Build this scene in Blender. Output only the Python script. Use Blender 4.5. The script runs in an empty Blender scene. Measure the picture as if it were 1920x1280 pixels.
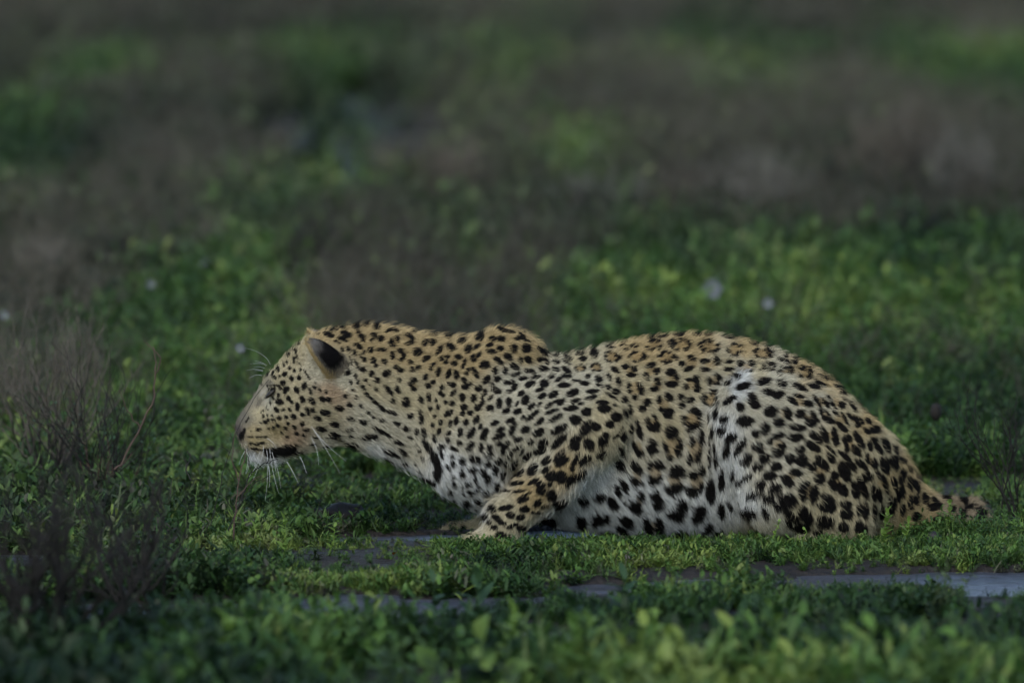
import bpy, bmesh, math, random, colorsys
import numpy as np
from mathutils import Vector, Matrix
from mathutils.bvhtree import BVHTree

# ------------------------------------------------------------------ camera, sky, sun, exposure
SC = bpy.context.scene
COL = SC.collection
R = math.radians
DIST, TILT, AIMZ, FPX = 15.0, R(5.8), 0.37, 15077.0        # metres, radians, metres, pixels (of a 1920 px wide frame)
CAM = np.array([0.0, -DIST, AIMZ + DIST * math.tan(TILT)])
FWD = np.array([0, math.cos(TILT), -math.sin(TILT)]); UPV = np.array([0, math.sin(TILT), math.cos(TILT)])

cam = bpy.data.cameras.new('camera'); cam_ob = bpy.data.objects.new('camera', cam); COL.objects.link(cam_ob)
cam.sensor_width = 36.0; cam.lens = FPX / 1920 * 36.0
cam.clip_start = 0.1; cam.clip_end = 5000
cam_ob.location = CAM; cam_ob.rotation_euler = (R(90) - TILT, 0, 0)
cam.dof.use_dof = True; cam.dof.focus_distance = 14.93; cam.dof.aperture_fstop = 2.9; cam.dof.aperture_blades = 9
SC.camera = cam_ob

SUN_ELEV, SUN_ROT = R(44), R(203)          # rotation clockwise from +Y: behind the camera and a little to its left
world = bpy.data.worlds.new('World'); SC.world = world; world.use_nodes = True
wn = world.node_tree.nodes; wl = world.node_tree.links
sky = wn.new('ShaderNodeTexSky'); sky.sky_type = 'NISHITA'; sky.sun_disc = False
sky.sun_elevation = SUN_ELEV; sky.sun_rotation = SUN_ROT; sky.air_density = 1.0; sky.dust_density = 1.0; sky.ozone_density = 1.0
wl.new(sky.outputs[0], wn['Background'].inputs[0]); wn['Background'].inputs[1].default_value = 0.15
sun = bpy.data.lights.new('sun', 'SUN'); sun.energy = 1.1; sun.angle = R(45); sun.color = (1.0, 0.99, 0.96)
sun_ob = bpy.data.objects.new('sun', sun); COL.objects.link(sun_ob)
_sd = Vector((math.sin(SUN_ROT) * math.cos(SUN_ELEV), math.cos(SUN_ROT) * math.cos(SUN_ELEV), math.sin(SUN_ELEV)))
sun_ob.rotation_euler = _sd.to_track_quat('Z', 'Y').to_euler(); sun_ob.location = _sd * 30
vs = SC.view_settings; vs.view_transform = 'Standard'; vs.look = 'None'; vs.gamma = 1.0; vs.use_curve_mapping = False
vs.exposure = 0.36
SC.render.engine = 'CYCLES'
cy = SC.cycles; cy.use_denoising = True; cy.max_bounces = 3; cy.diffuse_bounces = 2; cy.glossy_bounces = 2
cy.transmission_bounces = 2; cy.transparent_max_bounces = 4; cy.caustics_reflective = False; cy.caustics_refractive = False
cy.use_adaptive_sampling = True; cy.adaptive_threshold = 0.03
SC.cycles_curves.shape = 'RIBBONS'

# ------------------------------------------------------------------ small tools
def at(px, py, y):
    """the point of the place that stands at depth y on the sight line through photo pixel (px, py)"""
    px = np.asarray(px, float); py = np.asarray(py, float); y = np.asarray(y, float)
    a = (px - 960) / FPX; b = (640 - py) / FPX
    dy = FWD[1] + b * UPV[1]; dz = FWD[2] + b * UPV[2]
    t = (y + DIST) / dy
    return np.stack([a * t + 0 * b, y + 0 * t, CAM[2] + dz * t], -1)
def on_ground(px, py, z=0.0):
    a = (px - 960) / FPX; b = (640 - py) / FPX
    dy = FWD[1] + b * UPV[1]; dz = FWD[2] + b * UPV[2]
    t = (z - CAM[2]) / dz
    return np.array([a * t, CAM[1] + dy * t, z])
def mesh_obj(name, verts, faces, mat=None, parent=None, smooth=True):
    me = bpy.data.meshes.new(name)
    verts = np.asarray(verts, np.float32); 
    me.from_pydata(verts.tolist() if not isinstance(verts, list) else verts, [], faces if isinstance(faces, list) else np.asarray(faces).tolist())
    if smooth: me.polygons.foreach_set('use_smooth', [True] * len(me.polygons))
    if mat: me.materials.append(mat)
    o = bpy.data.objects.new(name, me); COL.objects.link(o)
    if parent: o.parent = parent
    return o
def tag(o, label=None, cat=None, group=None, kind=None):
    if label: o['label'] = label
    if cat: o['category'] = cat
    if group: o['group'] = group
    if kind: o['kind'] = kind
    return o
def new_mat(name, rough=0.7, spec=0.3):
    m = bpy.data.materials.new(name); m.use_nodes = True
    b = m.node_tree.nodes['Principled BSDF']; b.inputs['Roughness'].default_value = rough
    b.inputs['Specular IOR Level'].default_value = spec
    return m, m.node_tree.nodes, m.node_tree.links, b
_perm = np.random.RandomState(7).rand(64, 64, 64).astype(np.float32)
def vnoise(p, s=1.0):
    """smooth value noise 0..1 of an (n,3) array"""
    q = np.asarray(p, float) * s; i = np.floor(q).astype(int); f = q - i; f = f * f * (3 - 2 * f)
    r = 0
    for a in (0, 1):
        for b in (0, 1):
            for c in (0, 1):
                w = (f[:, 0] if a else 1 - f[:, 0]) * (f[:, 1] if b else 1 - f[:, 1]) * (f[:, 2] if c else 1 - f[:, 2])
                r = r + w * _perm[(i[:, 0] + a) % 64, (i[:, 1] + b) % 64, (i[:, 2] + c) % 64]
    return r
def fbm(p, s, o=3):
    r = 0; a = 1.0; t = 0
    for k in range(o):
        r = r + a * vnoise(np.asarray(p) + k * 3.7, s * 2 ** k); t += a; a *= 0.5
    return r / t
# ------------------------------------------------------------------ the leopard: one continuous body grown from a distance field
H = 0.0038
gx = np.arange(-0.56, 0.96, H, dtype=np.float32); gy = np.arange(-0.285, 0.50, H, dtype=np.float32); gz = np.arange(-0.02, 0.46, H, dtype=np.float32)
FLD = np.full((len(gx), len(gy), len(gz)), 0.5, np.float32)
def _sl(lo, hi, pad):
    out = []
    for g, a, b in zip((gx, gy, gz), lo, hi):
        i = max(0, int(np.searchsorted(g, a - pad)) - 1); j = min(len(g), int(np.searchsorted(g, b + pad)) + 1); out.append(slice(i, j))
    return tuple(out)
def _pts(sl): return gx[sl[0]][:, None, None], gy[sl[1]][None, :, None], gz[sl[2]][None, None, :]
def smin(a, b, k):
    h = np.maximum(k - np.abs(a - b), 0) / k
    return np.minimum(a, b) - h * h * k * 0.25
def put(fn, lo, hi, k=0.03, cut=False):
    sl = _sl(lo, hi, 0.07); d = fn(*_pts(sl)).astype(np.float32)
    FLD[sl] = -smin(-FLD[sl], d, k) if cut else smin(FLD[sl], d, k)
def ell(c, r, pitch=0.0, yaw=0.0, k=0.03, cut=False):
    """ellipsoid; pitch in degrees raises its +x end, yaw turns it about z"""
    cp, sp, cw, sw = math.cos(R(pitch)), math.sin(R(pitch)), math.cos(R(yaw)), math.sin(R(yaw))
    ax = np.array([cp * cw, cp * sw, sp]); ay = np.array([-sw, cw, 0.0]); az = np.cross(ax, ay)
    def fn(x, y, z):
        x = x - c[0]; y = y - c[1]; z = z - c[2]
        u = (x * ax[0] + y * ax[1] + z * ax[2]); v = (x * ay[0] + y * ay[1] + z * ay[2]); w = (x * az[0] + y * az[1] + z * az[2])
        k0 = np.sqrt((u / r[0]) ** 2 + (v / r[1]) ** 2 + (w / r[2]) ** 2) + 1e-6
        k1 = np.sqrt((u / r[0] ** 2) ** 2 + (v / r[1] ** 2) ** 2 + (w / r[2] ** 2) ** 2) + 1e-6
        return k0 * (k0 - 1) / k1
    m = max(r); put(fn, np.array(c) - m, np.array(c) + m, k, cut)
def cone(a, b, ra, rb, k=0.03, cut=False, fy=1.0):
    """tapered capsule between two joints; fy < 1 flattens it sideways"""
    a = np.array(a, float); b = np.array(b, float); ba = b - a; L = ba @ ba
    def fn(x, y, z):
        x = x - a[0]; y = y - a[1]; z = z - a[2]
        t = np.clip((x * ba[0] + y * ba[1] + z * ba[2]) / L, 0, 1)
        return (np.sqrt((x - t * ba[0]) ** 2 + ((y - t * ba[1]) / fy) ** 2 + (z - t * ba[2]) ** 2) - (ra + (rb - ra) * t)) * min(1, fy * 1.1)
    m = max(ra, rb); put(fn, np.minimum(a, b) - m, np.maximum(a, b) + m, k, cut)
def J(px, py, y): return at(px, py, y)

# trunk and neck: cross-sections along the spine (photo x, back line, belly line, half width in metres)
ST = np.array([
 (575, 655, 790, .045), (600, 636, 815, .060), (640, 616, 832, .072), (700, 609, 851, .082), (760, 619, 878, .090), (800, 628, 900, .096), (840, 632, 930, .104),
 (880, 632, 952, .112), (940, 634, 968, .118), (990, 652, 975, .124), (1030, 666, 984, .130), (1120, 654, 996, .142), (1200, 638, 1004, .150),
 (1290, 627, 1010, .152), (1400, 642, 1012, .148), (1500, 679, 1010, .140), (1560, 716, 1010, .130), (1600, 754, 1008, .118), (1650, 819, 1006, .095), (1700, 884, 1004, .066), (1740, 926, 1000, .040), (1765, 943, 996, .026)], float)
_w = at(ST[:, 0], ST[:, 1], 0.0); _b = at(ST[:, 0], ST[:, 2], -0.03)
def spline(x, xs, ys):
    """monotone-ish cubic through the stations"""
    m = np.gradient(ys, xs); i = np.clip(np.searchsorted(xs, x) - 1, 0, len(xs) - 2)
    h = xs[i + 1] - xs[i]; t = np.clip((x - xs[i]) / h, 0, 1)
    return (2*t**3-3*t*t+1)*ys[i] + (t**3-2*t*t+t)*h*m[i] + (-2*t**3+3*t*t)*ys[i+1] + (t**3-t*t)*h*m[i+1]
def trunk(x, y, z):
    xs = x[:, 0, 0]; tp = spline(xs, _w[:, 0], _w[:, 2]); bt = spline(xs, _w[:, 0], _b[:, 2]); hw = spline(xs, _w[:, 0], ST[:, 3])
    ov = np.maximum(np.maximum(_w[0, 0] - xs, xs - _w[-1, 0]), 0)[:, None, None]
    cz = (0.54 * tp + 0.46 * bt)[:, None, None]; up = (tp - (0.54 * tp + 0.46 * bt))[:, None, None]; dn = ((0.54 * tp + 0.46 * bt) - bt)[:, None, None]; hw = hw[:, None, None]
    q = z - cz; hz = np.where(q > 0, up, dn)
    k0 = (np.abs(y / hw) ** 2.15 + np.abs(q / hz) ** 2.15) ** (1 / 2.15) + 1e-5
    k1 = np.sqrt((y / hw ** 2) ** 2 + (q / hz ** 2) ** 2) + 1e-4
    d = k0 * (k0 - 1) / k1
    return np.sqrt(np.maximum(d, 0) ** 2 + ov ** 2) + np.minimum(d, 0) + 0 * ov
put(trunk, (_w[0, 0], -0.16, -0.01), (_w[-1, 0], 0.16, 0.42), 0.02)

# withers and forelimbs
for s in (-1, 1):
    cone(J(935, 650, s * .052), J(915, 800, s * .105), .034, .055, k=.035)                 # shoulder blade
    cone(J(880, 720, s * .07), J(860, 860, s * .085), .06, .055, k=.05)                     # neck to brisket
ell(J(975, 652, -.03), (.048, .05, .028), -28, k=.02)
ell(J(905, 858, -.098), (.062, .050, .078), 20, k=.05)                                      # point of shoulder
ell(J(1045, 792, -.128), (.128, .060, .084), 14, k=.022)                                    # upper arm
cone(J(960, 800, -.12), J(1122, 782, -.150), .066, .046, k=.03)
ell(J(1128, 790, -.152), (.042, .040, .046), 0, k=.02)                                      # elbow
cone(J(1122, 812, -.152), J(1030, 900, -.158), .050, .045, k=.02)                           # forearm
cone(J(1035, 895, -.158), J(948, 972, -.160), .047, .035, k=.02)
cone(J(948, 970, -.160), J(940, 1006, -.162), .036, .034, k=.015)                           # wrist
ell(J(930, 1012, -.163), (.046, .036, .024), -6, k=.015)                                    # paw
for k_, yy in enumerate((-.187, -.171, -.153, -.138)):
    ell(J(893 - (6 if k_ in (1, 2) else 0), 1017, yy), (.020, .0105, .015), -8, k=.006)
ell(J(1035, 800, .128), (.120, .060, .084), 14, k=.03)                                      # far forelimb, stretched forward
cone(J(1100, 800, .145), J(1000, 900, .140), .048, .042, k=.02)
cone(J(1000, 895, .140), J(922, 985, .120), .042, .029, k=.02)
cone(J(922, 984, .12), J(884, 998, .112), .027, .019, k=.012)
ell(J(870, 999, .110), (.034, .030, .016), 0, k=.012)
for k_, yy in enumerate((.085, .101, .118, .134)):
    ell(J(836 - (6 if k_ in (1, 2) else 0), 1000, yy), (.018, .0095, .011), -6, k=.006)
# hindquarters: knee raised, shank folded under, foot on the ground
for s in (-1, 1):
    ell(J(1412, 786, s * .142), (.074, .052, .082), 20, k=.012)                             # knee
    ell(J(1490, 822, s * .128), (.150, .066, .104), -22, k=.025)                            # thigh
    ell(J(1560, 880, s * .100), (.118, .078, .118), -40, k=.04)                             # buttock
    cone(J(1410, 810, s * .150), J(1470, 930, s * .158), .066, .062, k=.03)                 # calf
    cone(J(1470, 915, s * .155), J(1580, 975, s * .140), .070, .045, k=.03)
    cone(J(1600, 985, s * .135), J(1520, 1000, s * .150), .030, .026, k=.02)                # hock to foot
    ell(J(1500, 1003, s * .150), (.045, .032, .020), 0, k=.015)
ell(J(1600, 905, 0), (.10, .10, .105), -45, k=.05)
# tail, laid on the grass and curling away behind
tl = [J(1722, 952, 0), J(1760, 968, .0), J(1795, 976, .012), J(1826, 980, .045), np.array([.885, .10, .021]), np.array([.880, .17, .022]), np.array([.88, .26, .024]), np.array([.80, .335, .024]), np.array([.70, .375, .024]), np.array([.60, .385, .024])]
tr = [.040, .028, .020, .018, .017, .017, .017, .017, .017, .015]
for i in range(len(tl) - 1): cone(tl[i], tl[i + 1], tr[i], tr[i + 1], k=.012)

# head
ell(J(612, 697, 0), (.072, .074, .074), -20, k=.025)                                         # skull
ell(J(569, 702, 0), (.052, .060, .046), 40, k=.020)                                          # forehead
for s in (-1, 1):
    ell(J(585, 755, s * .034), (.070, .046, .064), 25, k=.03)                               # cheek
    ell(J(528, 716, s * .040), (.030, .019, .016), 55, k=.010)                              # brow
    ell(J(482, 813, s * .019), (.034, .026, .033), 30, k=.012)                              # whisker pad
    ell(J(535, 775, s * .038), (.040, .022, .030), 30, k=.02)                               # cheekbone
cone(J(548, 742, 0), J(479, 798, 0), .053, .031, k=.022, fy=.88)                            # muzzle
cone(J(517, 716, 0), J(463, 792, 0), .021, .0140, k=.016)                                   # bridge of the nose
cone(J(600, 795, 0), J(508, 836, 0), .042, .026, k=.02, fy=1.25)                            # lower jaw
ell(J(497, 843, 0), (.030, .024, .022), 15, k=.012)                                         # chin
for s in (-1, 1):
    ell(J(507, 737, s * .062), (.024, .012, .009), 42, k=.008, cut=True)                    # eye socket
    cone(J(478, 845, s * .045), J(545, 852, s * .062), .004, .005, k=.006, cut=True)        # mouth line
    ell(J(455, 803, s * .018), (.006, .005, .004), 0, k=.004, cut=True)                     # nostril
ell(J(455, 802, 0), (.013, .016, .011), -50, k=.008)

# surface nets: one vertex per cell that the surface crosses
def surface_nets(F, org, h):
    nx, ny, nz = F.shape; ins = F < 0
    acc = np.zeros((nx - 1, ny - 1, nz - 1, 3), np.float32); cnt = np.zeros((nx - 1, ny - 1, nz - 1), np.float32)
    def cellsl(o): return tuple(slice(a, n - 1 + a) for a, n in zip(o, (nx, ny, nz)))
    quads = []
    for ax in range(3):
        others = [a for a in range(3) if a != ax]
        for o1 in (0, 1):
            for o2 in (0, 1):
                o = [0, 0, 0]; o[others[0]] = o1; o[others[1]] = o2; e = list(o); e[ax] = 1
                f0 = F[cellsl(o)]; f1 = F[cellsl(e)]; m = (f0 < 0) != (f1 < 0)
                idx = np.nonzero(m); t = f0[idx] / (f0[idx] - f1[idx])
                v = np.tile(np.array(o, np.float32), (len(t), 1)); v[:, ax] = t
                acc[idx] += v; cnt[idx] += 1
    cells = np.nonzero(cnt > 0); vid = np.full(cnt.shape, -1, np.int64); vid[cells] = np.arange(len(cells[0]))
    V = (np.stack(cells, 1) + acc[cells] / cnt[cells][:, None]) * h + np.array(org)
    for ax in range(3):
        a, b = [(1, 2), (2, 0), (0, 1)][ax]
        s0 = [slice(1, n - 1) for n in F.shape]; s1 = list(s0); s0[ax] = slice(0, F.shape[ax] - 1); s1[ax] = slice(1, F.shape[ax])
        i0 = ins[tuple(s0)]; i1 = ins[tuple(s1)]
        base = [1, 1, 1]; base[ax] = 0
        for sgn in (0, 1):
            idx = np.nonzero((i0 & ~i1) if sgn == 0 else (~i0 & i1))
            p = [idx[k] + base[k] for k in range(3)]
            def g(da, db):
                q = list(p); q[a] = q[a] - da; q[b] = q[b] - db; return vid[tuple(q)]
            qd = [g(1, 1), g(0, 1), g(0, 0), g(1, 0)]
            if sgn: qd = qd[::-1]
            quads.append(np.stack(qd, 1))
    return V, np.concatenate(quads)
BV, BQ = surface_nets(FLD, (gx[0], gy[0], gz[0]), H)
del FLD
# light relaxing, then keep only the largest connected piece
def relax(V, Q, n, f=0.5):
    e = np.concatenate([Q[:, [0, 1]], Q[:, [1, 2]], Q[:, [2, 3]], Q[:, [3, 0]]]); e = np.concatenate([e, e[:, ::-1]])
    deg = np.bincount(e[:, 0], minlength=len(V))[:, None]
    for _ in range(n):
        s = np.stack([np.bincount(e[:, 0], weights=V[e[:, 1], k], minlength=len(V)) for k in range(3)], 1) / np.maximum(deg, 1)
        V = V + (s - V) * f
    return V
BV = relax(BV, BQ, 2)
BV[:, 2] = np.maximum(BV[:, 2], 0.0)
# ------------------------------------------------------------------ the coat: every blotch, as (x, y, half length, half width, slant) in crops of the flank
SPOTS = {
 (430, 600, 6.4): """1495,80,65,30,15;1625,78,45,25,0;1750,90,50,35,30;1350,102,45,18,10;1245,128,50,14,-5;1185,185,70,28,20;1395,180,65,35,25;1350,235,60,22,25;1560,185,70,32,45;1590,250,35,22,40;1540,315,55,28,25;1285,270,45,18,20;1060,180,25,12,-20;1420,360,40,22,55;1495,395,42,22,65;1350,360,30,18,60;1455,500,65,10,72;1520,535,70,18,62;1605,395,28,14,85;1570,435,28,15,85;1608,480,32,22,90;1400,545,42,28,80;1410,635,42,35,-20;1600,600,42,32,30;1503,670,35,18,85;1450,745,30,18,80;1530,745,28,20,70;1475,845,22,18,60;1595,805,32,28,60;1375,912,28,25,30;1520,925,30,20,70;1435,1020,38,25,10;1565,1025,32,22,60;1315,1060,55,38,15
825,300,30,10,-30;745,345,40,10,-35;790,385,28,18,70;755,370,25,10,-40;705,425,35,18,-60;805,445,30,10,75;770,490,38,18,85;620,470,60,12,-45;545,490,30,10,-35;685,520,28,15,75;650,550,25,15,70;720,580,22,20,40;580,600,35,25,70;775,610,28,20,60;845,600,20,15,70;525,555,28,16,-50;515,640,35,14,-55;660,655,35,28,-50;600,680,22,18,60;535,695,35,22,20;460,640,50,14,-65;740,705,32,25,70;830,700,28,25,60;635,755,35,28,30;930,670,75,12,57;835,535,30,8,50;890,795,45,30,-65;680,830,40,35,-20;605,820,20,18,0;800,840,42,28,60;965,855,40,20,70;1015,810,30,16,60;1020,755,20,8,60;1080,840,28,16,50;1145,860,28,20,50;660,875,20,15,0;580,905,25,18,90;705,940,32,28,50;740,985,28,22,60;865,950,40,32,50;980,970,50,30,45;1105,950,40,28,45;1180,955,32,28,20;595,990,48,38,20;560,1080,42,25,50;640,1080,25,20,0;720,1078,25,20,60;810,1040,45,25,85;930,1090,50,28,70;990,1080,30,22,50;1135,1110,62,38,15;875,1135,30,25,20;770,1165,38,28,30
520,940,22,10,60;490,1000,20,8,80;440,1060,22,8,85;405,1090,15,10,70;460,1080,15,10,70;375,1105,15,8,80;405,1155,22,18,40;450,1140,22,12,70;510,1150,25,15,50;515,790,85,10,0;507,832,50,22,-15;340,745,25,12,-60;375,770,25,12,50""",
 (430, 740, 6.4): """425,330,28,22,20;370,335,15,10,0;465,305,22,16,30;520,300,30,18,20;595,280,35,22,5;675,268,25,20,30;575,372,28,22,20;520,398,24,20,10;465,405,20,14,0;697,348,24,20,30;665,402,25,22,20;625,458,24,20,45;775,388,32,22,40;870,345,32,25,50;910,418,50,20,5;805,462,28,22,10;885,482,28,16,20;690,505,20,15,0;345,422,28,18,0;258,438,14,12,0;1050,285,50,30,25;1090,410,60,30,5;1245,355,60,30,5;1255,475,65,28,5;1440,282,48,28,10;1425,415,48,26,-8;1595,322,48,32,20;1450,490,30,16,0;1450,595,75,45,0;1020,510,35,12,10;1265,525,110,10,8;985,595,60,12,-15;830,690,60,14,-20;1175,615,75,14,-10;1570,235,16,14,0
230,500,16,12,0;268,500,20,15,0;325,505,25,15,0;380,502,22,14,0;430,502,22,12,0;260,585,30,16,10;325,595,30,18,0;385,580,28,16,-10;310,650,60,14,5;400,655,50,16,-15;500,690,85,50,-10;690,655,125,58,-20;580,675,60,45,0;210,310,45,10,-55;140,500,34,44,0;175,430,14,35,0""",
 (680, 600, 6.4): """290,140,40,22,-20;370,138,42,20,5;125,195,40,30,0;95,250,30,25,-30;208,230,45,32,90;330,265,45,28,80;360,310,40,18,0;410,235,45,25,70;540,190,45,25,20;585,240,50,25,80;545,290,40,22,-10;85,365,38,35,0;215,365,58,28,5;350,430,42,30,85;435,375,36,25,0;480,430,38,20,70;450,475,30,22,-20;640,390,52,48,20;740,275,40,38,0;830,280,46,34,-70;595,152,30,10,0;845,190,50,16,0;1010,215,45,22,-5;1175,260,52,38,0;1245,180,50,20,-10;1395,215,55,52,-60;1500,105,50,12,0;1700,130,110,22,15;1560,225,45,28,0;1655,232,50,36,0;910,370,60,30,-60;1050,335,62,35,35;1260,360,58,42,-60;1360,330,55,22,-45;1515,305,45,24,-10;1545,385,55,32,10;1640,340,42,38,40;1310,450,45,22,-60;1390,420,42,28,-60;1335,490,35,20,-30;1450,540,58,48,0;1625,495,68,36,35;1735,445,50,38,30;940,470,35,28,30;1010,455,28,25,0;990,515,32,25,0;765,455,42,32,-20;725,490,28,20,-20;1140,450,45,32,10;1095,525,35,28,0;1210,525,62,25,-75;565,505,35,28,10;585,595,35,32,20;660,570,32,30,0;390,565,32,30,20;450,600,38,30,-20;250,500,36,32,30;120,490,38,36,70;150,545,30,22,30;830,550,40,28,-50;810,590,28,22,60;905,620,55,32,-80;280,640,52,42,-30;95,645,38,30,-60;165,725,38,36,20;25,720,24,22,0;1025,655,55,32,-70;1115,655,52,30,80;1250,620,48,28,-70;1350,645,72,32,58;1580,610,48,36,80;1700,610,48,30,80;1210,715,35,30,60;1475,715,62,40,-55;1610,710,42,35,0;745,685,40,34,-60;435,720,28,26,0;605,725,42,30,20;570,770,32,25,60;605,830,34,26,20;840,745,30,24,-20;785,790,35,30,10;950,805,28,25,90;925,875,26,24,30;960,905,26,22,0;1030,765,30,18,30;1080,780,34,32,0;1225,800,45,36,10;1285,765,28,26,0;1380,820,52,36,-10;1545,780,28,25,0;1595,850,58,38,20;1745,750,62,24,-12;300,835,60,28,55;340,880,25,18,60;410,835,50,26,70;150,825,32,22,20;75,775,14,14,0;40,895,32,28,20;790,925,48,30,80;690,955,52,30,60;1075,875,52,26,-45;1190,925,48,38,85;1320,940,50,34,-70;1450,890,68,24,-65;1525,935,45,28,-50
510,985,55,42,90;355,970,26,26,0;130,970,65,22,40;230,1060,50,28,35;350,1105,60,28,25;875,965,22,20,0;990,985,26,24,90;1070,1000,34,34,0;905,1040,30,24,90;810,1060,30,25,90;1210,1045,40,34,0;1375,1050,40,40,0;1420,1000,38,28,-50;1525,1060,40,38,0;1630,1005,55,34,90;1745,985,55,34,85;1190,1115,32,32,0;1285,1115,34,34,0;1030,1115,58,32,-40;565,1150,36,36,0;690,1120,45,25,70;700,1190,55,32,-80;860,1155,26,24,90;60,1110,28,22,20;120,1165,26,18,20;220,1195,30,26,0""",
 (680, 780, 6.4): """410,88,48,22,5;505,140,40,28,10;225,185,140,22,28;80,245,100,36,-3;640,180,38,27,90;735,190,52,32,75;560,250,42,20,25;420,310,58,25,20;330,430,110,26,25;475,425,65,28,38;300,525,75,34,25;495,560,48,26,20;640,340,30,12,20;685,410,24,16,0;730,490,34,18,15;635,570,25,16,30;680,640,35,12,20;735,295,35,25,60;790,370,90,38,55;870,500,90,45,65;910,650,90,48,100;790,745,85,32,20;860,265,48,24,75;915,180,45,28,-70;930,75,40,26,85;835,105,28,25,90;1045,95,45,24,-80;1115,62,44,30,-80;1030,205,36,32,90;1025,290,36,30,90;945,370,40,34,0;950,460,50,22,75;1165,200,55,28,-80;1160,320,36,36,0;1235,75,36,34,0;1095,395,55,30,20;1070,480,28,26,0;1080,565,34,28,30;1025,605,42,22,50;1190,535,50,36,85;1185,685,48,32,80;1085,705,25,14,50;1095,800,42,28,80;1055,880,32,24,20;1080,975,34,22,60;1190,820,30,14,80;1205,905,30,16,50;1225,1015,48,40,10;1295,200,72,34,-55;1290,355,75,36,-45;1340,515,68,44,25;1310,635,55,38,-5;1345,740,42,26,90;1255,790,36,34,0;1280,895,40,26,50;1345,880,34,26,90;1385,830,28,18,85;1375,1000,38,30,20;1355,1095,20,16,0;1355,45,58,34,-60;1405,130,40,24,-60""",
 (880, 790, 5.12): """240,15,40,22,-20;145,105,45,30,-60;125,150,30,25,0;295,75,42,24,-25;275,145,58,24,-20;410,70,62,28,-70;535,75,45,30,-25;420,150,20,12,-40;465,175,42,26,-25;660,105,55,36,-25;660,15,45,20,-25;585,195,38,26,-60;860,70,90,36,-30;865,185,85,35,-40;1130,60,80,50,-40;1200,50,60,40,20;1020,170,55,42,-40;1010,240,50,40,0;1140,215,52,50,90;1280,175,70,42,-70;1420,120,75,14,-52;1475,140,45,28,90;700,205,50,38,-30;675,280,55,42,-30;110,250,42,26,90;190,245,30,28,0;190,312,38,24,-5;285,210,28,26,0;335,245,62,30,-60;465,245,45,18,-35;390,310,48,24,-60;500,290,40,14,-50;550,335,52,32,-50;275,365,38,36,0;350,405,28,22,90;170,400,36,30,-40;430,415,48,28,-60;245,460,52,30,90;125,480,30,26,90;320,510,50,26,-80;160,545,42,36,90;605,465,60,40,-60;495,490,45,24,-60;425,535,35,18,-65;740,375,52,32,-50;870,340,70,42,-60;895,385,70,35,-35;735,465,45,24,-35;1010,380,85,22,-60;985,455,25,20,0;1115,365,70,35,-35;1255,310,55,34,-35;460,590,65,24,-10;615,575,55,22,-30;790,520,60,45,-10;880,530,62,50,90;970,565,72,34,-50;1070,505,62,30,-50;680,610,45,40,0;685,660,45,38,0;770,605,26,20,-20;795,700,52,50,0;480,668,58,14,-8;530,710,75,14,-28;520,755,60,20,-25;350,660,45,12,10;655,780,45,34,-30;730,810,45,22,-10;530,840,45,32,0;355,830,70,28,-15;395,895,42,34,0;230,835,35,30,90;490,920,40,30,-20;260,920,38,28,20;310,970,45,24,15;410,1000,60,18,-25;500,1020,45,30,-10;235,1015,35,26,10;155,910,28,25,90;190,965,25,22,90;300,1090,52,30,5;390,1125,40,24,-10;300,1200,38,30,0;235,1140,30,15,10;640,872,50,14,5;-230,1075,30,18,0;-150,1055,35,15,10;-77,1090,30,18,0;0,1065,30,18,20;-51,1024,25,14,0;-190,1100,30,14,0;-300,1085,30,14,0;250,615,45,30,90;150,675,36,34,90;80,745,28,26,0;80,610,30,20,90
870,780,70,35,-20;760,965,70,55,0;1090,750,45,35,0;1060,945,65,52,70;1205,925,62,48,90;1280,910,50,45,0;920,1075,55,40,15;1130,1105,75,45,10;1315,1075,80,48,20;1240,710,60,35,-20""",
 (930, 610, 6.4): """255,160,50,30,-5;355,185,55,15,20;300,120,60,14,35;205,280,48,48,0;355,280,55,52,0;540,310,80,26,42;285,420,36,36,0;380,415,52,36,60;520,410,42,32,10;600,435,45,22,60;210,495,58,36,45;360,550,45,32,20;430,555,40,30,40;555,525,62,40,15;215,590,60,22,-15;700,370,42,24,5;705,440,48,22,20;855,400,55,24,25;840,450,55,20,25;1000,355,60,16,-10;1030,410,52,26,0;710,530,50,26,25;835,540,62,30,35;1170,345,50,50,0;870,320,50,20,0;1045,300,40,12,0;320,640,45,28,-10;470,625,60,22,-5;645,630,40,20,0;740,660,40,24,-20;830,625,55,24,5;150,685,60,32,-10;395,720,65,35,-15;570,710,52,38,0;520,775,50,22,-15;800,725,70,28,-5;955,670,50,16,5;1050,700,50,28,5;1085,620,35,30,0;1215,655,50,34,30;1240,730,50,18,20;210,750,45,35,-60;145,800,38,28,0;290,825,48,32,-40;540,855,55,30,-20;680,835,65,40,-35;910,815,78,42,-20;1150,795,82,24,-5;1135,870,68,26,-15;345,900,55,45,-60;150,915,50,34,85;245,940,35,18,-60;690,920,70,18,-25;620,970,48,22,-35;770,925,52,28,-35;940,905,58,24,-15;1005,945,38,20,-15;900,995,80,32,-5;420,975,50,28,-45;510,950,40,18,-40;1270,930,65,30,0;1290,1000,70,45,10;1410,960,25,14,0;110,1035,52,30,-15;250,1035,52,32,-15;660,1035,85,24,-20;430,1080,85,32,-42;320,1105,38,22,-35;1080,1040,65,52,-10;945,1130,70,52,0;710,1115,100,32,-30;520,1150,60,28,-40;160,1140,50,28,-25;1430,1100,60,60,0;1360,1180,50,50,0""",
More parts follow.
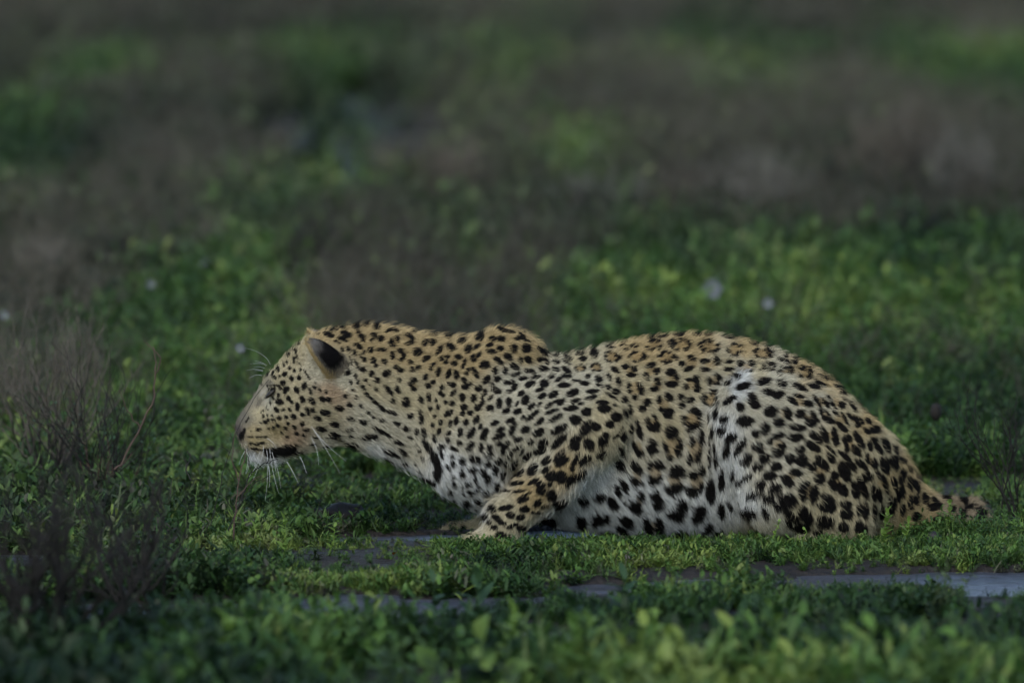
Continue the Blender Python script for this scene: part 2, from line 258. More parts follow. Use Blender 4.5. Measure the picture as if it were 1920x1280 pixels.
 (1130, 610, 6.4): """85,275,50,14,0;230,250,45,16,0;270,300,40,18,0;365,260,52,22,5;550,155,60,18,-5;705,140,65,20,-5;890,125,62,18,0;1100,115,70,26,15;1250,120,50,24,5;1500,155,100,20,12;1790,215,50,20,15;1055,400,50,32,20;940,465,36,32,0;1030,525,65,30,-25;1215,435,60,26,-5;1355,430,60,40,95;1225,535,70,26,0;1505,445,52,24,0;1495,530,68,24,0;1640,465,42,42,0;1780,465,38,38,0;1745,560,60,32,0;140,540,60,28,35;70,630,55,26,70;180,680,60,34,85;265,500,45,30,0;370,530,42,34,30;330,600,60,28,0;570,485,55,36,-10;640,550,42,40,60;515,615,55,38,55;815,570,60,45,0;875,620,50,30,80;825,710,75,38,0;650,680,52,38,70;610,765,52,36,-10;310,750,70,28,85;440,760,75,34,70;375,865,36,36,0;50,745,35,25,40;140,800,42,34,0;95,855,80,18,30;250,895,38,38,0;1035,655,55,20,5;1115,650,48,40,90;980,740,38,38,0;1125,750,55,42,85;1270,670,55,34,80;1375,620,52,34,40;1360,700,40,25,0;1580,620,65,40,20;1495,705,45,26,-20;530,925,48,45,0;460,1000,45,40,0;325,1015,58,28,75;260,1055,60,26,65;670,895,45,36,90;785,865,60,45,50;685,1005,34,30,90;785,1050,65,58,-40;930,860,34,34,0;935,955,40,38,90;1045,890,50,38,0;1345,800,55,34,20;1110,1020,55,40,40;530,1140,35,35,0;620,1100,50,25,60;650,1190,55,30,50;405,1180,55,26,75;1675,740,85,38,-15;1525,900,75,38,-30;1365,1060,60,30,95;1465,1120,50,48,90;1280,1100,55,24,92;1640,980,55,40,90""",
 (1130, 790, 5.12): """270,75,55,24,90;345,90,75,28,75;490,60,60,45,0;650,100,60,60,0;590,240,60,24,75;725,250,90,34,95;640,345,30,28,0;860,50,75,30,-30;300,240,48,22,75;355,300,48,36,60;465,240,70,45,90;180,290,65,24,60;170,430,50,42,60;850,190,48,30,90;940,150,70,34,90;830,360,52,28,90;910,320,65,30,110;315,435,65,40,50;295,560,55,38,60;350,570,30,26,0;450,410,36,34,90;530,410,50,42,60;465,560,55,36,70;525,540,50,28,-60;705,480,75,62,-10;665,640,80,50,0;720,615,45,35,0;865,500,50,45,0;945,465,55,32,100;855,650,60,48,0;930,620,60,28,-60;190,600,68,32,65;135,650,70,26,70;85,760,65,42,50;355,695,45,38,60;310,800,70,52,40;490,690,50,38,-40;525,775,55,50,-30;200,765,22,14,90;215,940,78,48,45;170,1020,70,36,45;420,980,85,42,75;525,970,80,42,75;755,790,58,50,50;690,870,90,48,10;910,860,85,60,-60;1000,1000,65,35,-45;1030,650,110,45,85;1135,540,100,32,92;1135,830,70,34,85;1080,320,110,20,90;1020,300,160,14,92;1190,270,65,30,-80;1235,150,55,42,-40;1320,240,90,34,-60;1145,80,45,38,0;1060,100,60,20,95;740,1080,80,65,0;925,1090,50,45,90;320,1150,70,70,0;540,1160,90,55,-10;1100,1060,60,40,-30;1215,800,45,28,60;1250,490,50,18,95""",
 (1380, 610, 6.4): """190,220,50,22,20;330,250,40,14,25;560,430,85,26,22;575,375,35,18,15;690,430,50,40,90;720,385,60,14,25;415,475,52,30,15;315,495,30,25,90;355,545,75,28,0;560,510,50,20,10;640,550,50,42,90;515,590,48,45,70;780,520,55,30,5;870,560,55,34,85;755,605,48,28,50;865,620,36,32,0;800,655,50,16,30;920,490,80,18,28;1020,620,70,24,25;1060,575,60,14,25;1160,660,45,30,30;1000,700,80,26,28;1200,740,60,22,20;1280,795,50,45,0;930,740,70,34,10;750,745,95,32,30;530,710,70,40,25;320,685,75,45,-10;370,810,70,40,15;500,835,70,45,-15;190,890,75,50,60;225,960,60,45,20;45,985,55,45,90;400,1030,80,62,0;610,1060,85,45,65;765,1065,60,48,0;670,910,70,32,35;750,850,70,24,15;845,940,60,38,25;960,905,85,26,60;1060,930,75,28,50;1110,880,45,20,50;1160,960,60,20,45;1260,960,45,40,40;1270,885,60,20,30;1380,970,90,20,55;1450,950,110,24,65;1530,980,70,22,75;930,1090,75,28,52;890,1165,75,45,25;1010,1040,50,24,60;1100,1135,85,32,25;1085,1050,40,14,40;1190,1055,50,24,40;1300,1130,95,22,60;1270,1220,80,34,40;1360,1090,60,24,50;1440,1150,60,28,60;1460,1200,40,24,0;1500,1150,50,20,55;1580,1150,50,32,60;1620,1090,60,16,65;110,1150,90,62,0;510,1170,68,48,-5""",
 (1380, 790, 5.12): """270,75,58,45,90;185,110,42,38,0;575,55,80,32,5;565,155,75,38,0;395,135,65,32,-20;325,180,45,24,-40;205,240,52,46,0;430,235,45,42,90;385,300,60,52,0;755,150,75,34,45;730,235,75,36,35;845,130,80,32,65;945,150,90,32,78;600,270,52,40,0;510,360,52,45,90;630,380,60,55,-40;905,270,65,16,45;905,345,60,32,55;1060,165,48,38,0;1055,235,60,22,80;1145,280,60,38,50;1175,180,90,34,60;1330,75,45,40,0;1250,90,45,24,45;1320,185,40,30,0;1280,240,55,24,70;1360,260,60,28,60;1430,225,80,34,65;1035,325,70,28,40;1100,415,65,30,50;1200,415,80,28,42;1255,350,50,22,80;1325,410,55,30,75;1420,415,80,44,75;1505,370,50,50,0;265,345,55,46,45;200,430,48,36,0;375,435,52,40,0;100,350,60,42,-45;320,515,62,48,15;560,490,55,36,10;490,570,75,42,45;720,440,48,40,90;815,400,80,42,50;790,545,58,52,0;1035,480,95,46,65;940,520,50,34,80;920,600,70,42,70;1015,650,70,46,60;85,540,85,26,-32;245,595,45,42,0;370,640,58,50,0;180,690,70,32,-15;310,720,52,36,15;655,610,52,42,-30;625,680,70,40,80;735,700,75,48,100;490,750,85,62,20;870,740,72,42,30;870,820,80,55,0;1250,520,58,48,0;1385,525,70,24,40;1430,620,70,26,75;1140,660,80,38,75;1215,640,100,34,65;1315,680,80,28,80;1365,700,80,28,70;520,890,85,34,38;660,900,95,55,55;400,800,55,24,40;290,850,55,26,70;1055,800,52,46,0;1060,895,62,48,10;1180,840,58,32,90;1235,855,75,36,90;1320,870,80,28,88;1395,870,65,28,88;830,960,65,60,70;890,965,50,45,90;630,1020,75,45,20;500,960,55,22,55;1020,1010,55,48,0;1170,1000,60,34,100;1225,1035,55,28,100;790,1065,45,26,0;120,850,70,45,0""",
 (1560, 790, 5.12): """590,265,60,25,60;590,390,70,40,70;665,370,40,30,50;660,510,75,38,-80;585,575,65,32,75;740,600,65,30,85;800,620,65,26,70;735,455,40,18,60;815,535,50,16,50;665,670,60,26,80;625,710,55,26,70;565,800,95,44,90;670,845,55,28,95;745,780,70,30,90;800,740,50,28,85;890,740,55,34,70;985,770,50,28,60;960,830,55,36,0;1010,810,40,30,0;930,620,60,24,40;800,910,45,40,0;975,980,65,40,100;1020,930,35,30,0;1095,740,55,26,20;1150,840,35,30,0;1245,860,40,34,0;1240,910,50,22,0;1290,785,60,20,10;1420,860,70,34,10;1310,1000,80,40,0;1080,1000,40,30,90""",
}
ROSETTES = {   # ring-shaped blotches with a tan heart
 (930, 610, 6.4): "1000,525,62,48,0;1190,510,72,66,0",
 (1130, 610, 6.4): "105,390,92,72,10;405,385,120,66,0;600,250,105,66,-10;925,240,128,74,5;1260,270,125,80,5;1580,300,110,80,0;765,395,125,85,-5;1290,885,100,105,0;1060,1130,115,120,0",
 (1380, 610, 6.4): "310,350,115,72,10",
}
HEARTS = {     # tan hearts of blotch clusters
 (680, 600, 6.4): "375,265,60,50,0;560,240,50,50,0;1340,450,60,45,0;600,780,50,55,0",
 (1130, 610, 6.4): "330,560,60,50,0;570,550,60,60,0;835,640,70,80,0;375,760,70,90,0;1050,470,80,60,0;1290,480,80,60,0;1060,710,80,70,0;1320,670,70,60,0;640,730,60,70,0;720,950,70,80,0;1700,520,80,60,0",
 (1130, 790, 5.12): "655,230,70,120,0;880,260,70,110,0;330,240,40,60,0;490,480,60,70,0;680,560,70,70,0;890,560,70,70,0;320,500,50,60,0;330,760,40,50,0;470,980,50,60,0;520,740,40,40,0;480,20,60,50,0",
 (1380, 610, 6.4): "600,560,60,40,0;820,580,60,60,0;760,920,80,50,30;1000,930,60,60,40;1180,930,60,50,40;1060,1090,60,50,40;1240,1130,60,80,50;1410,1120,60,50,50;560,1060,50,60,0;860,1110,60,40,30",
 (1380, 790, 5.12): "680,660,50,70,0;890,140,40,70,70;1080,230,50,50,40;1290,390,50,50,70;1190,650,30,80,70;950,580,40,60,70;520,520,50,50,0;860,960,40,40,0;400,230,60,60,0;800,480,50,60,0;1400,590,40,60,60",
}
bvh = BVHTree.FromPolygons(BV.tolist(), BQ.tolist())
def to_skin(px, py):
    d = Vector(at(px, py, 0.0) - CAM).normalized()
    hit = bvh.ray_cast(Vector(CAM), d)[0]
    return np.array(hit) if hit is not None else at(px, py, 0.0)
CX0, CZ0, CRES = -0.57, -0.03, 0.001
CW, CH_ = 1540, 500
DARK = np.zeros((CH_, CW), np.float32); HEART = np.zeros((CH_, CW), np.float32); WIPE = np.zeros((CH_, CW), np.float32)
_yy, _xx = np.mgrid[0:CH_, 0:CW]
_n1 = vnoise(np.stack([_xx.ravel() * .11, _yy.ravel() * .11, 0 * _xx.ravel()], 1)).reshape(CH_, CW)
_n2 = vnoise(np.stack([_xx.ravel() * .34, _yy.ravel() * .34, 9 + 0 * _xx.ravel()], 1)).reshape(CH_, CW)
def _entries(tbl):
    for (x0, y0, s), txt in tbl.items():
        for ent in txt.replace('\n', ';').split(';'):
            v = [float(q) for q in ent.split(',')]
            yield to_skin(x0 + v[0] / s, y0 + v[1] / s), v[2] / s / 1000, v[3] / s / 1000, v[4]
SIDE_TILT = R(6.6)
def side_v(P):
    """height on the flank: the coat is laid on from both sides, a little from above"""
    return P[:, 2] * math.cos(SIDE_TILT) - np.abs(P[:, 1]) * math.sin(SIDE_TILT)
def _local(p, a, b, ang):
    m = max(a, b) * 1.5 / CRES + 3; ci = (side_v(p[None])[0] - CZ0) / CRES; cj = (p[0] - CX0) / CRES
    sl = (slice(max(0, int(ci - m)), min(CH_, int(ci + m))), slice(max(0, int(cj - m)), min(CW, int(cj + m))))
    u = (_xx[sl] - cj) * CRES; v = -(_yy[sl] - ci) * CRES; c, s = math.cos(R(ang)), math.sin(R(ang))
    return sl, np.sqrt(((u * c + v * s) / a) ** 2 + ((-u * s + v * c) / b) ** 2), np.arctan2(-u * s + v * c, u * c + v * s)
def _step(e0, e1, x):
    t = np.clip((x - e0) / (e1 - e0), 0, 1); return t * t * (3 - 2 * t)
for p, a, b, ang in _entries(HEARTS):
    sl, d, _ = _local(p, a, b, ang); HEART[sl] = np.maximum(HEART[sl], 0.8 * _step(1.2, .6, d))
for p, a, b, ang in _entries(SPOTS):
    sl, d, _ = _local(p, a, b, ang); d = d + (_n1[sl] - .5) * .34 + (_n2[sl] - .5) * .16
    DARK[sl] = np.maximum(DARK[sl], _step(1.29, 1.02, d))
for p, a, b, ang in _entries(ROSETTES):
    sl, d, th = _local(p, a, b, ang); ph = p[0] * 91 + p[2] * 57
    gap = np.maximum(0, np.sin(th * 2 + ph) * .55 + np.sin(th * 5 + ph * 2.3) * .75 - .35)
    d2 = d + (_n1[sl] - .5) * .6 + (_n2[sl] - .5) * .3
    DARK[sl] = np.maximum(DARK[sl], _step(1.12, .98, d2) * _step(.42 + gap, .54 + gap, d2)); HEART[sl] = np.maximum(HEART[sl], _step(.9, .55, d))

PATCHES = {   # soft pale and sooty marks of the face: the same numbers, strength, colour
 (430, 600, 6.4): [(415, 865, 85, 22, -38, .55, (.44, .41, .34)), (425, 985, 65, 28, -55, .28, (.42, .39, .32)), (405, 720, 20, 45, 0, .7, (.40, .36, .22)), (455, 905, 75, 26, -48, .75, (.030, .027, .026)), (350, 1000, 70, 30, -60, .55, (.06, .052, .048)), (470, 760, 70, 22, 0, .5, (.10, .09, .08)), (1180, 640, 110, 60, 60, .5, (.30, .27, .22)), (520, 850, 60, 30, 60, .6, (.02, .018, .017))],
 (430, 740, 6.4): [(250, 720, 70, 60, 20, .9, (.55, .56, .54)), (450, 830, 120, 45, 10, .85, (.52, .52, .49)), (200, 600, 20, 50, -10, .6, (.50, .46, .34)), (300, 545, 120, 16, 5, .5, (.46, .36, .17)), (700, 780, 140, 30, -18, .7, (.40, .38, .34))],
}
_PT = []
for (x0, y0, s_), lst in PATCHES.items():
    for v in lst:
        sl, d, _ = _local(to_skin(x0 + v[0] / s_, y0 + v[1] / s_), v[2] / s_ / 1000, v[3] / s_ / 1000, v[4]); _PT.append((sl, v[5] * _step(1.25, .55, d + (_n2[sl] - .5) * .4), np.array(v[6])))
TINT = np.zeros((CH_, CW, 3), np.float32); TINT_A = np.zeros((CH_, CW), np.float32)
for sl, a, c in _PT:
    k = (a > TINT_A[sl])[..., None]; TINT[sl] = np.where(k, c, TINT[sl]); TINT_A[sl] = np.maximum(TINT_A[sl], a)
# coat colours, hair length and lie of the hair at points of the flank (photo px)
PAL = dict(T=(.435, .33, .165), B=(.455, .392, .24), P=(.50, .46, .335), W=(.645, .65, .60), G=(.165, .150, .115), E=(.27, .24, .17), O=(.42, .31, .195), N=(.10, .085, .08), D=(.27, .215, .135), Y=(.40, .325, .175))
COAT = """450,775,G;468,745,G;490,708,E;462,792,G;484,772,B;505,752,P;480,752,E;520,690,B;545,668,B;560,650,B;600,632,T;620,620,T;660,615,T;540,740,B;530,760,B;470,806,Y;480,830,Y;520,805,Y;548,820,O;600,770,B;622,735,O;590,665,P;600,690,P;640,712,P;466,862,W;490,870,W;515,872,W;552,856,P;600,838,P;650,842,P;700,862,W;449,808,N
700,640,T;760,650,T;820,650,T;880,660,T;940,640,T;990,660,T;700,720,B;760,740,B;740,800,P;780,840,P;820,780,B;840,870,W;850,930,W;880,940,W;900,900,W;905,955,W;760,890,W;690,780,P;870,760,B;870,820,P
960,720,P;1060,708,P;1100,720,P;1140,760,B;1050,780,P;950,800,P;1100,840,B;1060,880,T;1000,930,T;950,980,B;940,1030,B;1000,715,P;1150,800,B;1010,850,P
1080,670,B;1200,650,T;1300,640,T;1200,720,B;1300,720,B;1250,800,B;1200,850,P;1300,860,P;1200,920,W;1300,950,W;1100,960,W;1050,970,W;1150,1000,W;1300,1010,W;1330,800,P;1110,900,W;1240,990,W
1360,740,P;1350,800,W;1390,712,W;1365,690,B;1420,690,B;1450,705,P;1410,760,P;1365,870,W;1390,940,W;1420,980,P;1480,720,P;1480,800,P;1430,850,P;1450,900,P;1540,750,P;1560,850,B;1520,950,B;1600,900,B;1650,950,B;1640,850,B;1600,780,B;1690,900,T;1700,960,T;1740,960,T;1770,962,D;1820,980,D;905,1018,B;925,1000,B;915,985,B;935,965,B;880,1022,B;845,1000,B;1380,735,W;1400,650,T;1500,690,T;1550,715,T;1620,790,T"""
LIE = """450,770,.5,-.85,3.5;480,735,.55,-.8,3.5;500,700,.6,-.75,5;540,660,.8,-.55,7;610,620,.95,-.2,9;660,610,1,0,12;470,815,.9,.2,4.5;500,800,.9,.1,5;530,740,.95,0,7;590,760,1,.2,10;560,830,1,.35,10;480,862,.6,.8,12;510,868,.7,.7,14;620,700,.9,-.1,9;650,830,1,.35,14
720,640,1,.12,13;800,640,1,.12,13;720,740,1,.3,13;740,840,.95,.4,18;800,890,.8,.6,22;850,930,.6,.8,26;890,920,.5,.85,24;820,760,.95,.4,13;900,760,.9,.5,12
940,640,1,.2,11;1000,660,1,.4,11;1000,760,.85,.55,11;1100,720,.9,.5,11;1150,780,.5,.8,12;1060,860,-.3,.95,12;1000,930,-.6,.8,10;950,990,-.3,.95,8;930,1025,-.9,.4,6;1120,870,.3,.95,20
1100,660,1,.15,11;1250,640,1,.1,11;1400,650,1,.3,11;1200,740,.95,.4,14;1300,760,.9,.45,15;1250,860,.75,.7,20;1150,900,.6,.8,28;1100,960,.5,.85,32;1250,960,.45,.9,34;1330,1000,.3,.95,34;1330,850,.5,.9,26
1350,780,.3,.95,22;1370,900,.2,1,28;1400,720,.8,.5,18;1400,950,.2,1,40;1450,780,.75,.65,15;1500,720,.95,.4,13;1500,860,.7,.7,14;1600,780,.75,.65,11;1600,900,.5,.85,13;1560,990,.3,.95,14;1690,900,.6,.8,14;1760,950,1,.2,11;1830,975,1,.1,9"""
_cp = np.array([[float(q) for q in e.split(',')[:2]] for e in COAT.replace('\n', ';').split(';')]); _cc = np.array([PAL[e.split(',')[2]] for e in COAT.replace('\n', ';').split(';')])
_lp = np.array([[float(q) for q in e.split(',')] for e in LIE.replace('\n', ';').split(';')])
_cw3 = np.array([to_skin(*p) for p in _cp]); _lw3 = np.array([to_skin(*p) for p in _lp[:, :2]])
def _shep(P, C, V, soft):
    out = np.zeros((len(P), V.shape[1])); 
    for i in range(0, len(P), 40000):
        q = P[i:i + 40000][:, None, [0, 2]] - C[None][:, :, [0, 2]]
        d2 = (q ** 2).sum(-1) + soft ** 2; w = d2 ** -2.2; w /= w.sum(1, keepdims=True); out[i:i + 40000] = w @ V
    return out
def coat_colour(P):
    """colour of the coat at points of the body"""
    base = _shep(P, _cw3, _cc, .012)
    x = np.clip((P[:, 0] - CX0) / CRES, 0, CW - 1.01); z = np.clip((side_v(P) - CZ0) / CRES, 0, CH_ - 1.01)
    i = z.astype(int); j = x.astype(int)
    d = DARK[i, j][:, None]; h = HEART[i, j][:, None]
    base = base * (1 - .85 * h) + np.array((.335, .235, .105)) * .85 * h
    base = base * (1 + (vnoise(P + 3, 420) - .5) * .34)[:, None]
    ta = TINT_A[i, j][:, None]; base = base * (1 - ta) + TINT[i, j] * ta
    return base * (1 - d) + np.array((.008, .007, .006)) * d
# ------------------------------------------------------------------ skin mesh, fur, ears, eyes, nose, whiskers
def attr_mat(name, attr, rough, spec, trans=0.0):
    m, n, l, b = new_mat(name, rough, spec)
    a = n.new('ShaderNodeAttribute'); a.attribute_name = attr
    l.new(a.outputs['Color'], b.inputs['Base Color'])
    if trans:
        t = n.new('ShaderNodeBsdfTranslucent'); mx = n.new('ShaderNodeMixShader'); mx.inputs[0].default_value = trans
        l.new(a.outputs['Color'], t.inputs['Color']); l.new(b.outputs[0], mx.inputs[1]); l.new(t.outputs[0], mx.inputs[2])
        l.new(mx.outputs[0], n['Material Output'].inputs['Surface'])
    return m
M_SKIN = attr_mat('leopard_skin', 'coat', .9, .1)
M_FUR = attr_mat('leopard_fur', 'coat', .7, .10)
def colour_mesh(o, cols):
    a = o.data.attributes.new('coat', 'FLOAT_COLOR', 'POINT')
    a.data.foreach_set('color', np.concatenate([cols, np.ones((len(cols), 1))], 1).astype(np.float32).ravel())
leopard = mesh_obj('leopard', BV, BQ, M_SKIN)
tag(leopard, 'spotted leopard crouching low on the wet grass with its head lowered', 'leopard')
colour_mesh(leopard, coat_colour(BV) * .8)
rng = np.random.RandomState(3)
def sample_surface(V, Q, n, weight):
    """n random points on a quad mesh with normals; weight per quad"""
    A, B, C, D = (V[Q[:, k]] for k in range(4))
    nr = np.cross(C - A, D - B); ar = np.linalg.norm(nr, axis=1) / 2; nr = nr / np.maximum(np.linalg.norm(nr, axis=1)[:, None], 1e-12)
    VN = np.zeros_like(V)
    for k in range(4): np.add.at(VN, Q[:, k], nr * ar[:, None])
    VN /= np.maximum(np.linalg.norm(VN, axis=1)[:, None], 1e-12)
    w = ar * weight(V[Q].mean(1), nr); w /= w.sum()
    f = rng.choice(len(Q), n, p=w); u = rng.rand(n, 1); v = rng.rand(n, 1)
    q = Q[f]; bl = lambda X: X[q[:, 0]] * (1-u)*(1-v) + X[q[:, 1]] * u*(1-v) + X[q[:, 2]] * u*v + X[q[:, 3]] * (1-u)*v
    N = bl(VN); N /= np.linalg.norm(N, axis=1)[:, None]
    return bl(V), N
def make_fur(name, P, N, T, L, cols, parent, rad, lift=.68, npt=4):
    n = len(P); t = np.linspace(0, 1, npt)
    T = T - (T * N).sum(1, keepdims=True) * N; T /= np.maximum(np.linalg.norm(T, axis=1)[:, None], 1e-9)
    lift = lift * (0.7 + .6 * rng.rand(n, 1))
    pts = np.zeros((n, npt, 3)); 
    for k, s in enumerate(t):
        pts[:, k] = P - N * .0012 + (T * s + N * lift * (s - .55 * s * s)) * L[:, None]
    pts[:, :, 2] = np.maximum(pts[:, :, 2], .001)
    hc = bpy.data.hair_curves.new(name); hc.add_curves([npt] * n)
    hc.attributes['position'].data.foreach_set('vector', pts.astype(np.float32).ravel())
    ra = hc.attributes.get('radius') or hc.attributes.new('radius', 'FLOAT', 'POINT')
    rr = (rad * (0.75 + .5 * rng.rand(n)))[:, None] * np.array([1, 1, .8, .25])[None, :npt]
    ra.data.foreach_set('value', rr.astype(np.float32).ravel())
    ca = hc.attributes.new('coat', 'FLOAT_COLOR', 'CURVE')
    ca.data.foreach_set('color', np.concatenate([cols, np.ones((n, 1))], 1).astype(np.float32).ravel())
    hc.materials.append(M_FUR)
    o = bpy.data.objects.new(name, hc); COL.objects.link(o); o.parent = parent
    return o
NF = 330000
def _wt(c, n):
    w = np.where(n[:, 1] > .25, .3, 1.0); w = np.where(c[:, 2] < .004, 0.0, w)
    w = np.where(c[:, 0] < -.27, w * 1.7, w)
    return w
FP, FN = sample_surface(BV, BQ, NF, _wt)
_l = _shep(FP, _lw3, _lp[:, 2:], .012)
nz1 = vnoise(FP, 160) - .5; nz2 = vnoise(FP + 5, 160) - .5; nz3 = vnoise(FP + 9, 55) - .5; nz4 = vnoise(FP + 13, 55) - .5
ln = _l[:, 2] / 1000; ln = np.where(ln < .018, ln * .8, .0144 + (ln - .018) * .55)
FT = np.stack([_l[:, 0], rng.normal(0, .16, NF) + nz2 * .35 + nz4 * .35, -_l[:, 1]], 1)
FT[:, 0] += rng.normal(0, .16, NF) + nz1 * .4 + nz3 * .35; FT[:, 2] += rng.normal(0, .16, NF) + nz2 * .6
FT[:, 1] += -.05 * np.sign(FN[:, 1])
ln = ln * (.7 + .5 * rng.rand(NF))
_tt = FT - (FT * FN).sum(1, keepdims=True) * FN; _tt /= np.maximum(np.linalg.norm(_tt, axis=1)[:, None], 1e-9)
cols = coat_colour(FP + _tt * ln[:, None] * .45)
cols = cols * np.clip(1 + rng.normal(0, .22, NF), .4, 1.6)[:, None] * (1 + (vnoise(FP + 21, 110) - .5) * .30 + (vnoise(FP + 27, 320) - .5) * .30)[:, None]
cols = np.clip(cols, .004, .9)
make_fur('fur', FP, FN, FT, ln, cols, leopard, np.where(ln > .02, .00036, .00032))
# sparse guard hairs that stand off the coat
_g = rng.choice(NF, 26000, replace=False); _g = _g[ln[_g] < .015]
make_fur('guard_hair', FP[_g], FN[_g], FT[_g] + rng.normal(0, .25, (len(_g), 3)), ln[_g] * 1.45 + .003, np.clip(cols[_g] * 1.15, .004, .9), leopard, np.full(len(_g), .00022), lift=1.15)

# ears: cupped shells that open forward and out
def make_ear(s):
    B = J(643, 706, -.046); tip = J(585, 634, -.094)
    B[1] *= -s; tip[1] *= -s
    U = tip - B; h = np.linalg.norm(U); U /= h
    O = np.array([-.80, -s * .22, -.46]); O -= U * (O @ U); O /= np.linalg.norm(O); S = np.cross(U, O)
    nv, nu = 18, 21; th = .0035; V = []; uv = []
    for side in (0, 1):
        for i in range(nv):
            v = i / (nv - 1)
            for j in range(nu):
                f = -1 + 2 * j / (nu - 1); ph = f * R(96)
                w = .030 * (1 - v ** 2.6) ** .5 * (.72 + .5 * v) ; d = .042 * (1 - v ** 2.2) ** .75 * (.8 + .25 * v)
                w -= th * side * .6; d -= th * side
                V.append(B + U * h * (v * (1 - .04 * side)) + S * w * math.sin(ph) - O * (d * math.cos(ph) - .012)); uv.append((v, f, side))
    F = []
    for side in (0, 1):
        for i in range(nv - 1):
            for j in range(nu - 1):
                a = side * nv * nu + i * nu + j; q = [a, a + 1, a + nu + 1, a + nu]; F.append(q if side else q[::-1])
    for i in range(nv - 1):
        for j in (0, nu - 1):
            a = i * nu + j; b = a + nv * nu; q = [a, a + nu, b + nu, b]; F.append(q if j else q[::-1])
    V = np.array(V); F = np.array(F)
    nr = np.cross(V[F[:, 2]] - V[F[:, 0]], V[F[:, 3]] - V[F[:, 1]])
    if (nr[100] @ (V[F[100]].mean(0) - (B + U * h * .5 + O * .05))) < 0: F = F[:, ::-1]
    uv = np.array(uv); 
    def col(P):
        rel = P - B; v = (rel @ U) / h; f = (rel @ S) / .03; dp = -(rel @ O) + .012
        c = np.array((.17, .155, .135)) * (.55 + .9 * vnoise(P, 260))[:, None]
        blk = _step(.06, .22, v) * _step(.84, .68, v) * _step(.003, .011, dp); c = c * (1 - blk[:, None]) + np.array((.010, .009, .009)) * blk[:, None]
        low = _step(.22, .05, v)[:, None]; c = c * (1 - low) + np.array((.34, .29, .21)) * low
        tipc = (_step(.80, .92, v))[:, None]; c = c * (1 - tipc) + np.array((.20, .185, .16)) * tipc
        rim = (_step(.005, .001, dp))[:, None]; c = c * (1 - rim) + np.array((.50, .38, .18)) * rim
        return c
    o = mesh_obj('ear', V, F, M_SKIN, leopard); colour_mesh(o, col(V) * .8)
    P, N = sample_surface(V, F, 9000, lambda c, n: np.ones(len(c)))
    T = np.tile(U * .9 - O * .3, (len(P), 1)) + rng.normal(0, .22, (len(P), 3))
    L = (.0075 + .004 * rng.rand(len(P))) * (1 + 2.2 * _step(.45, .05, ((P - B) @ U) / h))
    make_fur('ear_fur', P, N, T, L, np.clip(col(P) * (1 + rng.normal(0, .12, len(P)))[:, None], .004, .9), o, np.full(len(P), .00022), lift=.4)
for s in (-1, 1): make_ear(-s if False else s)

M_EYE, _, _, _b = new_mat('leopard_eye', .4, .3); _b.inputs[0].default_value = (.02, .016, .01, 1)
def blob(name, c, r, mat, parent, pitch=0.0, nu=20, nv=12):
    V = []; F = []
    for i in range(nv + 1):
        for j in range(nu):
            a = math.pi * i / nv; b = 2 * math.pi * j / nu
            x, y, z = r[0] * math.sin(a) * math.cos(b), r[1] * math.sin(a) * math.sin(b), r[2] * math.cos(a)
            cp, sp = math.cos(R(pitch)), math.sin(R(pitch)); V.append((c[0] + x * cp - z * sp, c[1] + y, c[2] + x * sp + z * cp))
    for i in range(nv):
        for j in range(nu): F.append((i * nu + j, (i + 1) * nu + j, (i + 1) * nu + (j + 1) % nu, i * nu + (j + 1) % nu))
    return mesh_obj(name, V, F, mat, parent)
for s in (-1, 1): blob('eye', J(507, 738, s * .0505), (.0125, .006, .004), M_EYE, leopard, pitch=42)
M_NOSE, _, _, _b = new_mat('leopard_nose', .38, .5); _b.inputs[0].default_value = (.045, .034, .032, 1)
blob('nose', J(451, 810, 0), (.0085, .0175, .0125), M_NOSE, leopard, pitch=30)
M_WHISK, _, _, _b = new_mat('whisker', .35, .5); _b.inputs[0].default_value = (.85, .85, .82, 1)
def tube(path, rads, sides=5):
    P = np.asarray(path, float); n = len(P); V = []; F = []
    tg = np.gradient(P, axis=0); tg /= np.maximum(np.linalg.norm(tg, axis=1)[:, None], 1e-9)
    ref = np.array([0.0, 1.0, 0.0]) if abs(tg[0][1]) < .8 else np.array([1.0, 0, 0])
    for i in range(n):
        a = np.cross(tg[i], ref); a /= max(np.linalg.norm(a), 1e-9); b = np.cross(tg[i], a)
        for k in range(sides):
            t = 2 * math.pi * k / sides; V.append(P[i] + (a * math.cos(t) + b * math.sin(t)) * rads[i])
    for i in range(n - 1):
        for k in range(sides): F.append((i * sides + k, i * sides + (k + 1) % sides, (i + 1) * sides + (k + 1) % sides, (i + 1) * sides + k))
    return V, F
WHISKERS = """215,1550,160,1620,120,1730;235,1600,225,1700,195,1855;320,1570,260,1690,205,1850;405,1490,385,1670,258,1970;440,1520,462,1800,430,2165;480,1500,520,1800,595,2085;520,1620,580,1800,615,2015;690,1700,760,1820,830,1965;845,1640,890,1730,925,1840;965,1390,1045,1550,1070,1750;960,1245,1130,1500,1330,1840;985,1275,1150,1480,1400,1690;440,1415,520,1470,560,1540;365,1660,300,1790,205,1925;470,1750,485,1880,478,2010;380,1560,340,1660,300,1760;505,1560,545,1720,560,1850
490,530,390,410,190,335;450,545,400,515,300,485;440,550,380,520,250,525;425,578,350,560,290,570;405,605,300,590,200,605;400,612,350,603,310,605;390,665,320,660,235,700"""
